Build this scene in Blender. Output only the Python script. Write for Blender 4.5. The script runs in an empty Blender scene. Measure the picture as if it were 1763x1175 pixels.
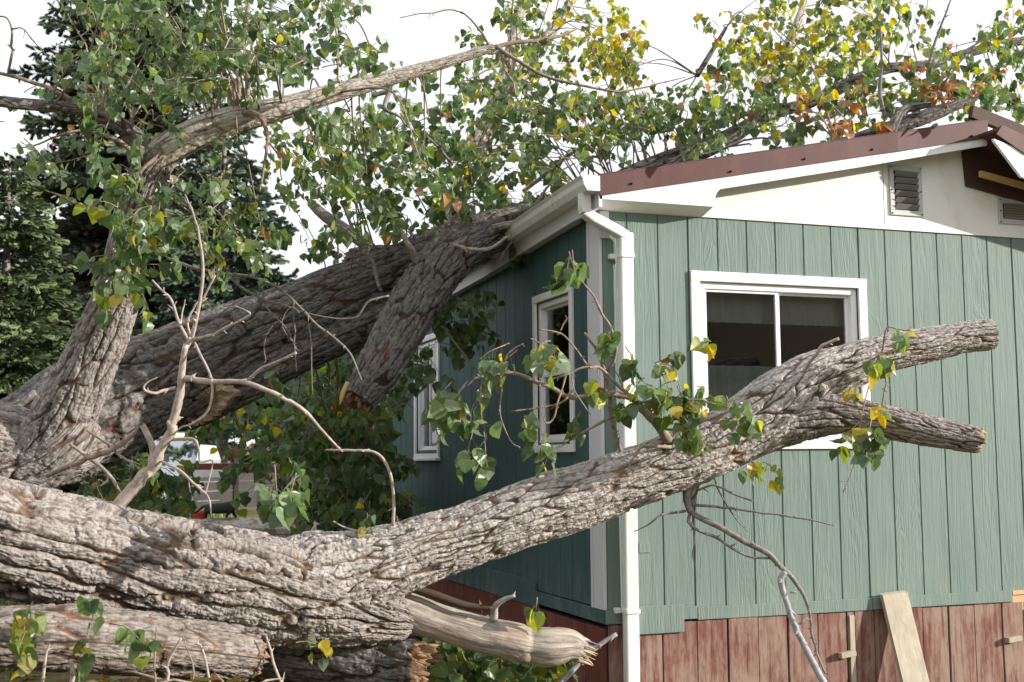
import bpy, math
import numpy as np

# ------------------------------------------------------------------ camera, light, exposure
scene = bpy.context.scene
col = scene.collection
F = 2106.95                                   # focal length in photo pixels (photo 1763 x 1175)
CAM = np.array([-2.8987, -6.5580, 1.6])
FW = np.array([0.33279, 0.93803, 0.09669])
RT = np.array([0.94266, -0.33367, -0.00746])
UP = np.array([-0.02527, -0.09363, 0.99529])
cd = bpy.data.cameras.new('camera'); cam = bpy.data.objects.new('camera', cd); col.objects.link(cam)
from mathutils import Matrix, Vector
mw = Matrix.Identity(4)
for i in range(3):
    mw[i][0] = RT[i]; mw[i][1] = UP[i]; mw[i][2] = -FW[i]; mw[i][3] = CAM[i]
cam.matrix_world = mw
cd.sensor_width = 36; cd.lens = F/1763*36; cd.clip_end = 2000; cd.clip_start = .05
cd.dof.use_dof = True; cd.dof.focus_distance = 6.6; cd.dof.aperture_fstop = 4.5
scene.camera = cam

SUN_DIR = np.array([1.80, -1.0, 0.62]); SUN_DIR /= np.linalg.norm(SUN_DIR)
sun_el = math.asin(SUN_DIR[2]); sun_az = math.atan2(SUN_DIR[0], SUN_DIR[1])
sd = bpy.data.lights.new('sun', 'SUN'); sun = bpy.data.objects.new('sun', sd); col.objects.link(sun)
sd.energy = 5.0; sd.angle = math.radians(0.6); sd.color = (1.0, .945, .86)
sun.rotation_euler = Vector(-SUN_DIR).to_track_quat('-Z', 'Y').to_euler()

world = bpy.data.worlds.new('World'); scene.world = world; world.use_nodes = True
wn, wl = world.node_tree.nodes, world.node_tree.links
wn.clear()
wout = wn.new('ShaderNodeOutputWorld'); wbg = wn.new('ShaderNodeBackground')
sky = wn.new('ShaderNodeTexSky'); sky.sky_type = 'NISHITA'; sky.sun_disc = False
sky.sun_elevation = sun_el; sky.sun_rotation = sun_az; sky.dust_density = 1.5
wtc = wn.new('ShaderNodeTexCoord'); wmp = wn.new('ShaderNodeMapping'); wmp.inputs['Scale'].default_value = (1.3, 1.3, 3.2)
wno = wn.new('ShaderNodeTexNoise'); wno.inputs['Scale'].default_value = 2.2; wno.inputs['Detail'].default_value = 7; wno.inputs['Roughness'].default_value = .55
wra = wn.new('ShaderNodeValToRGB'); wra.color_ramp.elements[0].position = .30; wra.color_ramp.elements[1].position = .54
wra.color_ramp.elements[0].color = (.62, .62, .62, 1)
wmx = wn.new('ShaderNodeMix'); wmx.data_type = 'RGBA'
wmx.inputs[7].default_value = (10.6, 10.8, 11.2, 1)
wl.new(wtc.outputs['Generated'], wmp.inputs[0]); wl.new(wmp.outputs[0], wno.inputs['Vector']); wl.new(wno.outputs[0], wra.inputs[0])
wl.new(wra.outputs[0], wmx.inputs[0]); wl.new(sky.outputs[0], wmx.inputs[6]); wl.new(wmx.outputs[2], wbg.inputs[0]); wl.new(wbg.outputs[0], wout.inputs[0])
wbg.inputs[1].default_value = 0.085
vs = scene.view_settings
vs.view_transform = 'Standard'; vs.look = 'None'; vs.gamma = 1; vs.exposure = 0.5; vs.use_curve_mapping = False

# ------------------------------------------------------------------ helpers
rng = np.random.default_rng(7)
def P(px, py, D):
    d = FW + RT*((px-881.5)/F) - UP*((py-587.5)/F)
    return CAM + D*d
def unit(v):
    v = np.asarray(v, float); return v/(np.linalg.norm(v, axis=-1, keepdims=True)+1e-12)
def sstep(a, b, x):
    t = np.clip((np.asarray(x, float)-a)/(b-a), 0, 1); return t*t*(3-2*t)
def hsh(i, j, k, s=0.):
    v = np.sin(i*127.1+j*311.7+k*74.7+s*19.19)*43758.5453
    return v-np.floor(v)
def vnoise(x, y, z, s=0.):
    x, y, z = np.broadcast_arrays(x, y, z)
    ix, iy, iz = np.floor(x), np.floor(y), np.floor(z)
    fx, fy, fz = x-ix, y-iy, z-iz
    fx, fy, fz = fx*fx*(3-2*fx), fy*fy*(3-2*fy), fz*fz*(3-2*fz)
    o = 0
    for a in (0, 1):
        for b in (0, 1):
            for c in (0, 1):
                o = o + hsh(ix+a, iy+b, iz+c, s)*(fx if a else 1-fx)*(fy if b else 1-fy)*(fz if c else 1-fz)
    return o
def fbm(x, y, z, s=0., n=3):
    o = 0; w = .5; t = 0
    for k in range(n):
        o = o+w*vnoise(x*2**k, y*2**k, z*2**k, s+k*3.7); t += w; w *= .5
    return o/t
def voro(a, b, N, s=0.):
    ia, ib = np.floor(a), np.floor(b)
    f1 = np.full(a.shape, 9.); f2 = np.full(a.shape, 9.); idn = np.zeros(a.shape)
    for da in (-1, 0, 1):
        for db in (-1, 0, 1):
            ca, cb = ia+da, ib+db
            hb = np.mod(cb, N)
            pa = ca+.5+(hsh(ca, hb, 1., s)-.5)*.95 + .5*np.mod(hb, 2)*0
            pb = cb+.5+(hsh(ca, hb, 2., s)-.5)*.8
            d = np.sqrt((a-pa)**2+(b-pb)**2)
            cid = hsh(ca, hb, 3., s)
            new = d < f1
            f2 = np.where(new, f1, np.minimum(f2, d))
            idn = np.where(new, cid, idn); f1 = np.where(new, d, f1)
    return f1, f2, idn

class MB:
    """collects vertices and faces; build() links them as one mesh object"""
    def __init__(s): s.v = []; s.f = []; s.n = 0; s.c = []; s.a = []
    def add(s, v, faces, mat=0, colr=(.2, .15, .1), attr=None, smooth=False):
        v = np.asarray(v, float).reshape(-1, 3)
        for fa in (faces if isinstance(faces, list) else [faces]):
            fa = np.asarray(fa, int)
            if fa.size: s.f.append((fa+s.n, mat, smooth))
        s.v.append(v)
        cc = np.asarray(colr, float)
        s.c.append(np.broadcast_to(cc, (len(v), 3)) if cc.ndim == 1 else cc)
        s.a.append(np.zeros((len(v), 3)) if attr is None else attr)
        s.n += len(v)
    def build(s, name, mats, parent=None, kind=None):
        me = bpy.data.meshes.new(name)
        v = np.concatenate(s.v)
        o = bpy.data.objects.new(name, me); col.objects.link(o)
        if parent is not None:
            o.parent = parent; v = v-np.array(parent.location)
        lt = np.concatenate([np.full(len(f), f.shape[1]) for f, m, k in s.f])
        lo = np.concatenate([f.ravel() for f, m, k in s.f])
        mi = np.concatenate([np.full(len(f), m) for f, m, k in s.f])
        sm = np.concatenate([np.full(len(f), k) for f, m, k in s.f])
        me.vertices.add(len(v)); me.vertices.foreach_set('co', v.astype(np.float32).ravel())
        me.loops.add(len(lo)); me.loops.foreach_set('vertex_index', lo.astype(np.int32))
        me.polygons.add(len(lt))
        me.polygons.foreach_set('loop_start', np.concatenate([[0], np.cumsum(lt)[:-1]]).astype(np.int32))
        me.polygons.foreach_set('loop_total', lt.astype(np.int32))
        me.polygons.foreach_set('material_index', mi.astype(np.int32))
        me.update(calc_edges=True); me.validate()
        me.polygons.foreach_set('use_smooth', sm.astype(bool))
        for m in (mats if isinstance(mats, (list, tuple)) else [mats]): me.materials.append(m)
        c = np.concatenate([np.concatenate(s.c), np.ones((len(v), 1))], 1)
        at = me.attributes.new('tint', 'FLOAT_COLOR', 'POINT'); at.data.foreach_set('color', c.astype(np.float32).ravel())
        at = me.attributes.new('bark', 'FLOAT_VECTOR', 'POINT'); at.data.foreach_set('vector', np.concatenate(s.a).astype(np.float32).ravel())
        if kind: o['kind'] = kind
        return o

CB = []
for sx in (-1, 1):
    for sy in (-1, 1):
        for sz in (-1, 1): CB.append((sx, sy, sz))
def cbox(mb, lo, hi, c=.003, mat=0, rot=None, org=None, colr=(.2, .15, .1)):
    """box with chamfered edges"""
    lo, hi = np.array(lo, float), np.array(hi, float); lo, hi = np.minimum(lo, hi), np.maximum(lo, hi)
    ce = (lo+hi)/2; h = (hi-lo)/2; c = min(c, h.min()*.45)
    v = []; idx = {}
    for sg in CB:
        for ax in range(3):
            q = np.array([sg[k]*(h[k]-(0 if k == ax else c)) for k in range(3)])
            idx[(sg, ax)] = len(v); v.append(q)
    fs = []
    for ax in range(3):
        o1, o2 = [k for k in range(3) if k != ax]
        for sgn in (-1, 1):
            q = []
            for a, b in ((-1, -1), (1, -1), (1, 1), (-1, 1)):
                t = [0, 0, 0]; t[ax] = sgn; t[o1] = a; t[o2] = b; q.append(idx[(tuple(t), ax)])
            fs.append(q)
        for a in (-1, 1):
            for b in (-1, 1):
                t1 = [0, 0, 0]; t1[o1] = a; t1[o2] = b; t2 = list(t1); t1[ax] = -1; t2[ax] = 1
                fs.append([idx[(tuple(t1), o1)], idx[(tuple(t2), o1)], idx[(tuple(t2), o2)], idx[(tuple(t1), o2)]])
    tr = [[idx[(sg, 0)], idx[(sg, 1)], idx[(sg, 2)]] for sg in CB]
    v = np.array(v)
    def orient(q):
        n = np.cross(v[q[1]]-v[q[0]], v[q[2]]-v[q[0]])
        return q if n@np.mean(v[q], 0) > 0 else q[::-1]
    fs = [orient(q) for q in fs]; tr = [orient(q) for q in tr]
    if rot is not None: v = v@np.array(rot).T
    v = v+ce
    if org is not None: v = v+np.array(org)
    mb.add(v, [np.array(fs), np.array(tr)], mat, colr)
def prism(mb, poly, d, mat=0):
    """closed slab: a convex polygon (world points) pushed along d"""
    p = np.array(poly, float); n = len(p); d = np.array(d, float)
    ring = np.array([[i, (i+1) % n, (i+1) % n+n, i+n] for i in range(n)])
    mb.add(np.concatenate([p, p+d]), [np.arange(n)[None, ::-1], np.arange(n)[None]+n, ring], mat)
def strip_prism(mb, top, bot, d, mat=0):
    """slab between two polylines of equal length"""
    t, b = np.array(top, float), np.array(bot, float); n = len(t); d = np.array(d, float)
    v = np.concatenate([t, b, t+d, b+d]); f = []
    for i in range(n-1):
        f += [[i, i+1, n+i+1, n+i], [2*n+i, 3*n+i, 3*n+i+1, 2*n+i+1], [i, 2*n+i, 2*n+i+1, i+1], [n+i, n+i+1, 3*n+i+1, 3*n+i]]
    f += [[0, n, 3*n, 2*n], [n-1, 3*n-1, 4*n-1, 2*n-1]]
    mb.add(v, np.array(f), mat)

def spline(p, n=8):
    """Catmull-Rom through rows of p (any columns)"""
    p = np.asarray(p, float)
    if len(p) < 3: return p
    q = np.vstack([2*p[0]-p[1], p, 2*p[-1]-p[-2]]); out = []
    t = np.linspace(0, 1, n, endpoint=False)[:, None]
    for i in range(1, len(q)-2):
        a, b, c, d = q[i-1], q[i], q[i+1], q[i+2]
        out.append(.5*(2*b+(c-a)*t+(2*a-5*b+4*c-d)*t*t+(3*b-a-3*c+d)*t**3))
    return np.vstack(out+[p[-1:]])
def frames(p):
    T = unit(np.gradient(p, axis=0)); N = np.zeros_like(T)
    n = np.cross(T[0], [0, 0, 1.]); n = unit(n if np.linalg.norm(n) > .1 else np.cross(T[0], [1., 0, 0]))
    for i in range(len(p)):
        n = unit(n-T[i]*(n@T[i])); N[i] = n
    return T, N, np.cross(T, N)
def grid_faces(n, m):
    i = np.arange(n-1)[:, None]; j = np.arange(m)[None]
    a = i*m+j; b = i*m+(j+1) % m
    return np.stack([a, b, b+m, a+m], -1).reshape(-1, 4)
def stube(mb, pts, sides=6, mat=0, colr=(.2, .15, .1), cap=True, attr=None):
    """plain thin tube: rows x y z r"""
    pts = np.asarray(pts, float); p, r = pts[:, :3], pts[:, 3]
    T, N, B = frames(p); th = np.linspace(0, 2*np.pi, sides, endpoint=False)
    v = p[:, None]+r[:, None, None]*(np.cos(th)[None, :, None]*N[:, None]+np.sin(th)[None, :, None]*B[:, None])
    f = [grid_faces(len(p), sides)]
    if cap: f += [np.arange(sides)[None, ::-1], np.arange(sides)[None]+(len(p)-1)*sides]
    mb.add(v.reshape(-1, 3), f, mat, colr, None, True)
def pix(rows):
    """rows px, py, D, diameter in photo pixels -> x y z r"""
    return np.array([np.append(P(a, b, D), w*D/F/2) for a, b, D, w in rows])
def bark_tube(mb, rows, du=.007, width=.062, length=.30, amp=.05, seed=0., start=None, end=None, lump=.07, smooth_bark=0., world=False, woodcap=1):
    """limb with furrowed bark cut into its surface; rows as in pix()"""
    w = np.array(rows, float) if world else pix(rows)
    s = spline(w, 10); L = np.concatenate([[0], np.cumsum(np.linalg.norm(np.diff(s[:, :3], axis=0), axis=1))])
    n = max(int(L[-1]/du), 6); u = np.linspace(0, L[-1], n)
    s = np.stack([np.interp(u, L, s[:, k]) for k in range(4)], 1)
    # gentle natural wander
    p, r = s[:, :3], s[:, 3]; rm = r.mean()
    T, N, B = frames(p)
    m = int(np.clip(2*np.pi*r.max()/du/1.1, 14, 460)); th = np.linspace(0, 2*np.pi, m, endpoint=False)
    cells = max(5, int(round(2*np.pi*rm/width)))
    U, TH = np.meshgrid(u, th, indexing='ij')
    X, Y = np.cos(TH)*rm, np.sin(TH)*rm
    w1 = fbm(U*1.6, X*3.5, Y*3.5, seed, 3)-.5; w2 = fbm(U*14, X*20, Y*20, seed+5, 3)-.5
    a = U/(length*1.5)+w1*1.2+w2*.35; b = TH/(2*np.pi)*cells+w1*1.5+w2*.55+U*.45
    f1, f2, cid = voro(a, b, cells, seed)
    e = f2-f1+w2*.10
    ridge = sstep(.02, .17, e)
    a2 = U/(length*.33)+w2*1.0+cid*3.3
    g1, g2, gid = voro(a2, b*2, cells*2, seed+9)
    crack = 1-sstep(.01, .10, g2-g1)
    k1, k2, kid = voro(U/(width*.40)+w2*2+gid*2, b*3+w2, cells*3, seed+15)
    fine = fbm(U*90, X*40, Y*40, seed+2, 3)
    cup = sstep(.05, .6, e)
    h = ridge*(.50+.42*cid)+.16*cup*ridge-crack*.24*ridge+(fine-.5)*.27*(.5+.5*ridge)+(gid-.5)*.36*ridge+(kid-.5)*.15*ridge-.14*(1-sstep(0, .12, k2-k1))*ridge
    h = h*(1-smooth_bark)
    lum = (fbm(U*3/max(rm*6, .3), X*2/rm*.5, Y*2/rm*.5, seed+11, 2)-.5)*2*lump
    rr = r[:, None]*(1+lum)+amp*(r[:, None]*.55+rm*.45)*(h-.62)
    jag = np.zeros(m)
    v = p[:, None]+rr[..., None]*(np.cos(TH)[..., None]*N[:, None]+np.sin(TH)[..., None]*B[:, None])
    at = np.stack([U, TH*rm, np.clip(ridge*(1-.5*crack)*(.8+.2*kid)+(fine-.5)*.35, 0.02, 1)], -1)
    vv, aa, f = [v.reshape(-1, 3)], [at.reshape(-1, 3)], [grid_faces(n, m)]
    base = n*m
    def cap(row, kind, sgn):
        nonlocal base
        ring = v[row]; R = r[row]
        k = 9; prev = np.arange(m)+row*m
        jz = (fbm(np.cos(th)*3.1, np.sin(th)*3.1, 0*th, seed+21, 4)-.35)
        for q in range(1, k+1):
            fr = 1-q/k
            nz = fbm(np.cos(th)*fr*R*38, np.sin(th)*fr*R*38, 0*th+seed, seed+31, 3)-.5
            if kind == 'cut': off = sgn*(.006+.012*nz)+0*th
            else: off = sgn*R*(1.5*jz*min(1, q*.7)*fr+1.9*nz*min(1, q*.8)+.15*(1-fr))
            pr = p[row]+(ring-p[row])*(fr*(.97 if q == 1 else 1))+T[row]*off[:, None]
            vv.append(pr); aa.append(np.stack([np.full(m, fr*R*3), th*rm*.4, np.full(m, -1.)], 1))
            cur = base+np.arange(m)
            qd = np.stack([prev, np.roll(prev, -1), np.roll(cur, -1), cur], 1)
            f.append(qd if sgn > 0 else qd[:, ::-1]); prev = cur; base += m
    if start: cap(0, start, -1)
    if end: cap(n-1, end, 1)
    mb.add(np.concatenate(vv), f, 0, (.2, .15, .1), np.concatenate(aa), True)
    return s

# ------------------------------------------------------------------ tags
def tag(o, label, cat, group=None, kind=None):
    o['label'] = label; o['category'] = cat
    if group: o['group'] = group
    if kind: o['kind'] = kind
    return o
def thing(name, label, cat, loc=(0, 0, 0), group=None):
    o = bpy.data.objects.new(name, None); col.objects.link(o); o.location = loc
    return tag(o, label, cat, group)

# ------------------------------------------------------------------ materials
class Mat:
    def __init__(s, name, base=(.5, .5, .5), rough=.6, spec=.4):
        s.m = bpy.data.materials.new(name); s.m.use_nodes = True
        s.N, s.L = s.m.node_tree.nodes, s.m.node_tree.links
        s.p = s.N['Principled BSDF']; s.out = s.N['Material Output']
        s.p.inputs['Base Color'].default_value = (*base, 1); s.p.inputs['Roughness'].default_value = rough
        s.p.inputs['Specular IOR Level'].default_value = spec
        s.tc = s.N.new('ShaderNodeTexCoord')
    def map(s, sc, src=None):
        n = s.N.new('ShaderNodeMapping'); n.inputs['Scale'].default_value = sc
        s.L.new(src or s.tc.outputs['Object'], n.inputs[0]); return n.outputs[0]
    def noise(s, vec, scale=1, detail=4, rough=.6, dist=0):
        n = s.N.new('ShaderNodeTexNoise'); n.inputs['Scale'].default_value = scale; n.inputs['Detail'].default_value = detail
        n.inputs['Roughness'].default_value = rough; n.inputs['Distortion'].default_value = dist
        s.L.new(vec, n.inputs['Vector']); return n.outputs[0]
    def ramp(s, fac, stops):
        n = s.N.new('ShaderNodeValToRGB'); e = n.color_ramp.elements
        while len(e) < len(stops): e.new(.5)
        for k, (q, c) in enumerate(stops):
            e[k].position = q; e[k].color = (c, c, c, 1) if np.isscalar(c) else (*c, 1)
        s.L.new(fac, n.inputs[0]); return n.outputs[0]
    def mix(s, fac, a, b, mode='MIX'):
        n = s.N.new('ShaderNodeMix'); n.data_type = 'RGBA'; n.blend_type = mode
        for k, q in ((0, fac), (6, a), (7, b)):
            if hasattr(q, 'is_linked') or hasattr(q, 'links'): s.L.new(q, n.inputs[k])
            else: n.inputs[k].default_value = q if k == 0 else (*q, 1)
        return n.outputs[2]
    def math(s, op, a, b=0.):
        n = s.N.new('ShaderNodeMath'); n.operation = op
        for k, q in ((0, a), (1, b)):
            if hasattr(q, 'links'): s.L.new(q, n.inputs[k])
            else: n.inputs[k].default_value = q
        return n.outputs[0]
    def attr(s, name, out='Vector'):
        n = s.N.new('ShaderNodeAttribute'); n.attribute_name = name; return n.outputs[out]
    def sep(s, v):
        n = s.N.new('ShaderNodeSeparateXYZ'); s.L.new(v, n.inputs[0]); return n.outputs
    def comb(s, x, y, z=0.):
        n = s.N.new('ShaderNodeCombineXYZ')
        for k, q in enumerate((x, y, z)):
            if hasattr(q, 'links'): s.L.new(q, n.inputs[k])
            else: n.inputs[k].default_value = q
        return n.outputs[0]
    def color(s, c): s.L.new(c, s.p.inputs['Base Color']); return s
    def bump(s, h, strength=.5, dist=.005, after=None):
        n = s.N.new('ShaderNodeBump'); n.inputs['Strength'].default_value = strength; n.inputs['Distance'].default_value = dist
        s.L.new(h, n.inputs['Height'])
        if after: s.L.new(after, n.inputs['Normal'])
        s.L.new(n.outputs[0], s.p.inputs['Normal']); return n.outputs[0]

def siding_mat(name, c1, c2):
    m = Mat(name, rough=.62, spec=.3)
    big = m.noise(m.map((1.2, 1.2, .5)), 1.3, 4)
    so = m.sep(m.tc.outputs['Object'])
    bx = m.math('MULTIPLY', m.math('FLOOR', m.math('DIVIDE', m.math('SUBTRACT', so[0], .5657), .2032)), 3.7)
    by = m.math('MULTIPLY', m.math('FLOOR', m.math('DIVIDE', m.math('SUBTRACT', so[1], 1.136), .2032)), 3.7)
    ov = m.comb(so[0], so[1], m.math('ADD', so[2], m.math('ADD', bx, by)))
    gr = m.noise(m.map((42, 42, 2.2), ov), 1, 6, .62, .9)
    c = m.mix(m.ramp(big, [(.3, 0.), (.72, 1.)]), c1, c2)
    c = m.mix(m.math('MULTIPLY', m.ramp(gr, [(.36, 1.), (.52, 0.)]), .22), c, tuple(x*.62 for x in c1))
    m.color(c)
    sw = m.noise(m.map((8, 8, .9), ov), 1, 3, .5, 1.4)
    wv = m.math('SINE', m.math('MULTIPLY', sw, 60.))
    msk = m.ramp(m.noise(m.map((3, 3, .7), ov), 1, 3), [(.42, 0.), (.6, 1.)])
    hh = m.math('ADD', m.math('MULTIPLY', m.math('MULTIPLY', wv, msk), .16), gr)
    st = m.noise(m.map((5, 5, 1.2)), 2.0, 7, .7)
    dz_ = m.math('MULTIPLY', m.ramp(so[2], [(.66, 1.), (1., .12)]), m.ramp(st, [(.45, 0.), (.72, 1.)]))
    m.color(m.mix(m.math('MULTIPLY', dz_, .45), c, (.30, .30, .24)))
    m.bump(hh, .95, .004)
    return m.m
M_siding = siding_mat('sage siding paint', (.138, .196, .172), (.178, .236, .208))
M_sideshade = siding_mat('shade-darkened sage siding paint', (.042, .094, .094), (.053, .108, .106))  # the gable's sage paint again, side wall's shade mixed into the colour
def paint(name, c, rough=.5, dirt=.12, dcol=(.45, .38, .28), bump=.12):
    m = Mat(name, rough=rough, spec=.35)
    n = m.noise(m.map((3, 3, 1.2)), 2.2, 7, .65)
    n2 = m.noise(m.map((30, 30, 30)), 1, 4)
    f = m.math('MULTIPLY', m.ramp(n, [(.5, 0.), (.75, 1.)]), dirt)
    m.color(m.mix(f, c, dcol)); m.bump(n2, bump, .003); return m.m
M_white = paint('white paint', (.80, .80, .80), .5, .28)
M_cream = paint('chalky cream gable paint', (.80, .785, .75), .65, .35)
M_vinyl = paint('white vinyl', (.82, .82, .84), .35, .03, bump=.03)
M_gutter = paint('white gutter metal', (.76, .76, .74), .42, .34, (.46, .41, .30), .06)
M_lavender = paint('shade-tinted white board', (.62, .62, .66), .6, .15, (.42, .42, .42))  # white trim, lavender shade of the side face put into its colour
M_red = paint('brown red metal', (.098, .038, .036), .62, .25, (.24, .12, .10), .06)
M_darkwood = paint('dark brown panel', (.062, .030, .020), .7, .5, (.12, .055, .03), .2)
M_batten = paint('pale pine batten', (.55, .36, .17), .6, .3, (.4, .22, .09), .2)
M_dark = Mat('dark interior', (.02, .019, .018), .9).m
M_metalgrey = paint('aluminium vent', (.48, .48, .48), .4, .3, (.3, .28, .25), .05)
M_slat = paint('dusty vent slat', (.22, .21, .195), .6, .4, (.18, .17, .15), .05)
def wood_mat(name, a, b, sc=(30, 30, 2.5), gl=.7):
    m = Mat(name, rough=gl, spec=.25)
    g = m.noise(m.map(sc), 1, 6, .6, .8); k = m.noise(m.map((2.5, 2.5, 2.5)), 1.5, 4)
    c = m.mix(m.ramp(g, [(.32, 0.), (.66, 1.)]), a, b)
    c = m.mix(m.math('MULTIPLY', m.ramp(k, [(.45, 0.), (.7, 1.)]), .5), c, tuple(x*.65 for x in a))
    m.color(c); m.bump(g, .45, .004); return m.m
M_plank = wood_mat('weathered plank', (.38, .32, .24), (.50, .44, .34))
M_fence = wood_mat('shade-darkened grey fence board', (.030, .027, .025), (.06, .055, .05), (2.5, 30, 30))  # grey boards made darker: the fence's shade is in the colour
M_post = wood_mat('red brown post', (.16, .045, .025), (.22, .07, .04))
def skirt_mat(name, red, bare, amt):
    m = Mat(name, rough=.8, spec=.2)
    g = m.noise(m.map((26, 26, 2.0)), 1, 7, .66, .6); w = m.noise(m.map((2.2, 2.2, 1.6)), 1.6, 5, .6)
    f = m.math('ADD', m.math('MULTIPLY', g, .75), m.math('MULTIPLY', w, .75))
    c = m.mix(m.ramp(m.math('ADD', f, m.math('MULTIPLY', m.math('SUBTRACT', m.noise(m.map((70, 70, 14)), 1, 5, .7), .5), .5)), [(amt-.05, 0.), (amt+.20, 1.)]), red, bare)
    c = m.mix(m.math('MULTIPLY', m.ramp(g, [(.32, 1.), (.44, 0.)]), .5), c, tuple(x*.45 for x in red))
    m.color(c); m.bump(g, .6, .004); return m.m
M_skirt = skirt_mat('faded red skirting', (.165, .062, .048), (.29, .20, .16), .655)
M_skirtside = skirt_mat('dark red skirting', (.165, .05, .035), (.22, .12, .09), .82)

def bark_mat(name, ridge_c, ridge_d, fur_c, fur_d, wood_c, lichen=.25):
    m = Mat(name, rough=.85, spec=.2)
    b = m.attr('bark'); s = m.sep(b)
    uv = m.comb(s[0], s[1])
    r = s[2]
    n1 = m.noise(m.map((26, 9, 1), uv), 1, 6, .65); n2 = m.noise(m.map((2.2, 6, 1), uv), 1, 4)
    cross = m.noise(m.map((150, 22, 1), uv), 1, 4, .6, .6)
    rc = m.mix(m.ramp(n1, [(.3, 0.), (.7, 1.)]), ridge_d, ridge_c)
    rc = m.mix(m.math('MULTIPLY', m.ramp(n2, [(.5, 0.), (.68, 1.)]), lichen), rc, (.55, .53, .50))
    vo = m.N.new('ShaderNodeTexVoronoi'); vo.inputs['Scale'].default_value = 1; vo.inputs['Randomness'].default_value = 1
    wp = m.N.new('ShaderNodeVectorMath'); wp.operation = 'MULTIPLY_ADD'; nz_ = m.N.new('ShaderNodeTexNoise'); nz_.inputs['Scale'].default_value = 14; m.L.new(uv, nz_.inputs['Vector'])
    m.L.new(nz_.outputs['Color'], wp.inputs[0]); wp.inputs[1].default_value = (.06, .03, 0); m.L.new(uv, wp.inputs[2])
    m.L.new(m.map((26, 78, 1), wp.outputs[0]), vo.inputs['Vector'])
    vs_ = m.sep(vo.outputs['Color'])[0]; ve = vo.outputs['Distance']
    rc = m.mix(m.math('MULTIPLY', m.ramp(vs_, [(.35, 0.), (1., 1.)]), .55), rc, ridge_d)
    rc = m.mix(m.math('MULTIPLY', m.ramp(ve, [(.55, 0.), (.8, 1.)]), .6), rc, fur_d)
    fc = m.mix(m.ramp(n2, [(.43, 0.), (.60, 1.)]), fur_d, fur_c)
    c = m.mix(m.ramp(r, [(.12, 0.), (.58, 1.)]), fc, rc)
    c = m.mix(m.math('MULTIPLY', m.ramp(cross, [(.30, 1.), (.40, 0.)]), .2), c, fur_d)
    wn_ = m.noise(m.map((10, 120, 1), uv), 1, 6, .7)
    wc = m.mix(m.ramp(wn_, [(.3, 0.), (.7, 1.)]), tuple(x*.55 for x in wood_c), wood_c)
    c = m.mix(m.math('LESS_THAN', r, -.5), c, wc)
    m.color(c)
    hh = m.math('ADD', m.math('ADD', m.math('MULTIPLY', n1, .5), m.math('MULTIPLY', cross, .28)), m.math('SUBTRACT', m.math('MULTIPLY', vs_, .35), m.math('MULTIPLY', ve, .75)))
    m.bump(hh, 1.0, .010); return m.m
M_bark = bark_mat('cottonwood bark', (.43, .388, .36), (.195, .168, .152), (.20, .122, .078), (.066, .050, .041), (.52, .36, .20))
M_barklimb = bark_mat('silvery cottonwood bark', (.60, .555, .525), (.31, .27, .245), (.24, .15, .10), (.080, .062, .052), (.52, .36, .20))
M_barkdark = bark_mat('dark cottonwood bark', (.25, .23, .22), (.125, .112, .106), (.13, .075, .048), (.036, .03, .026), (.38, .235, .14), .15)
M_barkpale = bark_mat('pale smooth bark', (.62, .57, .51), (.42, .37, .32), (.32, .22, .15), (.17, .13, .1), (.5, .35, .2), .5)
M_barklow = bark_mat('mid-dark cottonwood bark', (.34, .295, .26), (.15, .125, .108), (.24, .12, .06), (.05, .038, .03), (.40, .25, .15))  # darker and browner than the main trunk's bark
def bare_mat():
    m = Mat('barkless silvery wood', rough=.6, spec=.3)
    b = m.attr('bark'); s = m.sep(b); uv = m.comb(s[0], s[1])
    g = m.noise(m.map((2.2, 26, 1), uv), 1, 6, .62, 1.2); k = m.noise(m.map((4, 7, 1), uv), 1.2, 4, .6)
    c = m.mix(m.ramp(g, [(.3, 0.), (.55, 1.)]), (.125, .092, .07), (.43, .375, .325))
    c = m.mix(m.ramp(k, [(.56, 0.), (.72, 1.)]), c, (.30, .155, .07))
    d = m.noise(m.map((9, 14, 1), uv), 1, 4)
    c = m.mix(m.math('MULTIPLY', m.ramp(d, [(.55, 0.), (.7, 1.)]), .7), c, (.20, .16, .14))
    m.color(c); m.bump(m.math('ADD', g, m.math('MULTIPLY', d, .6)), .9, .010); return m.m
M_bare = bare_mat()
def twig_mat(name, a, b):
    m = Mat(name, rough=.75, spec=.25)
    n = m.noise(m.map((35, 35, 35)), 1, 5, .7)
    m.color(m.mix(m.ramp(n, [(.35, 0.), (.65, 1.)]), a, b)); m.bump(n, .5, .004); return m.m
M_tornface = wood_mat('torn pale wood', (.40, .29, .18), (.56, .44, .30), (14, 14, 14), .8)
M_twig = twig_mat('twig bark', (.17, .125, .09), (.36, .29, .23))
M_twigpale = twig_mat('pale twig bark', (.29, .23, .19), (.50, .43, .38))
M_twigdark = twig_mat('grey branch bark', (.13, .115, .105), (.30, .27, .25))
M_silver = twig_mat('silver dead wood', (.25, .245, .255), (.43, .42, .44))
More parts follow.
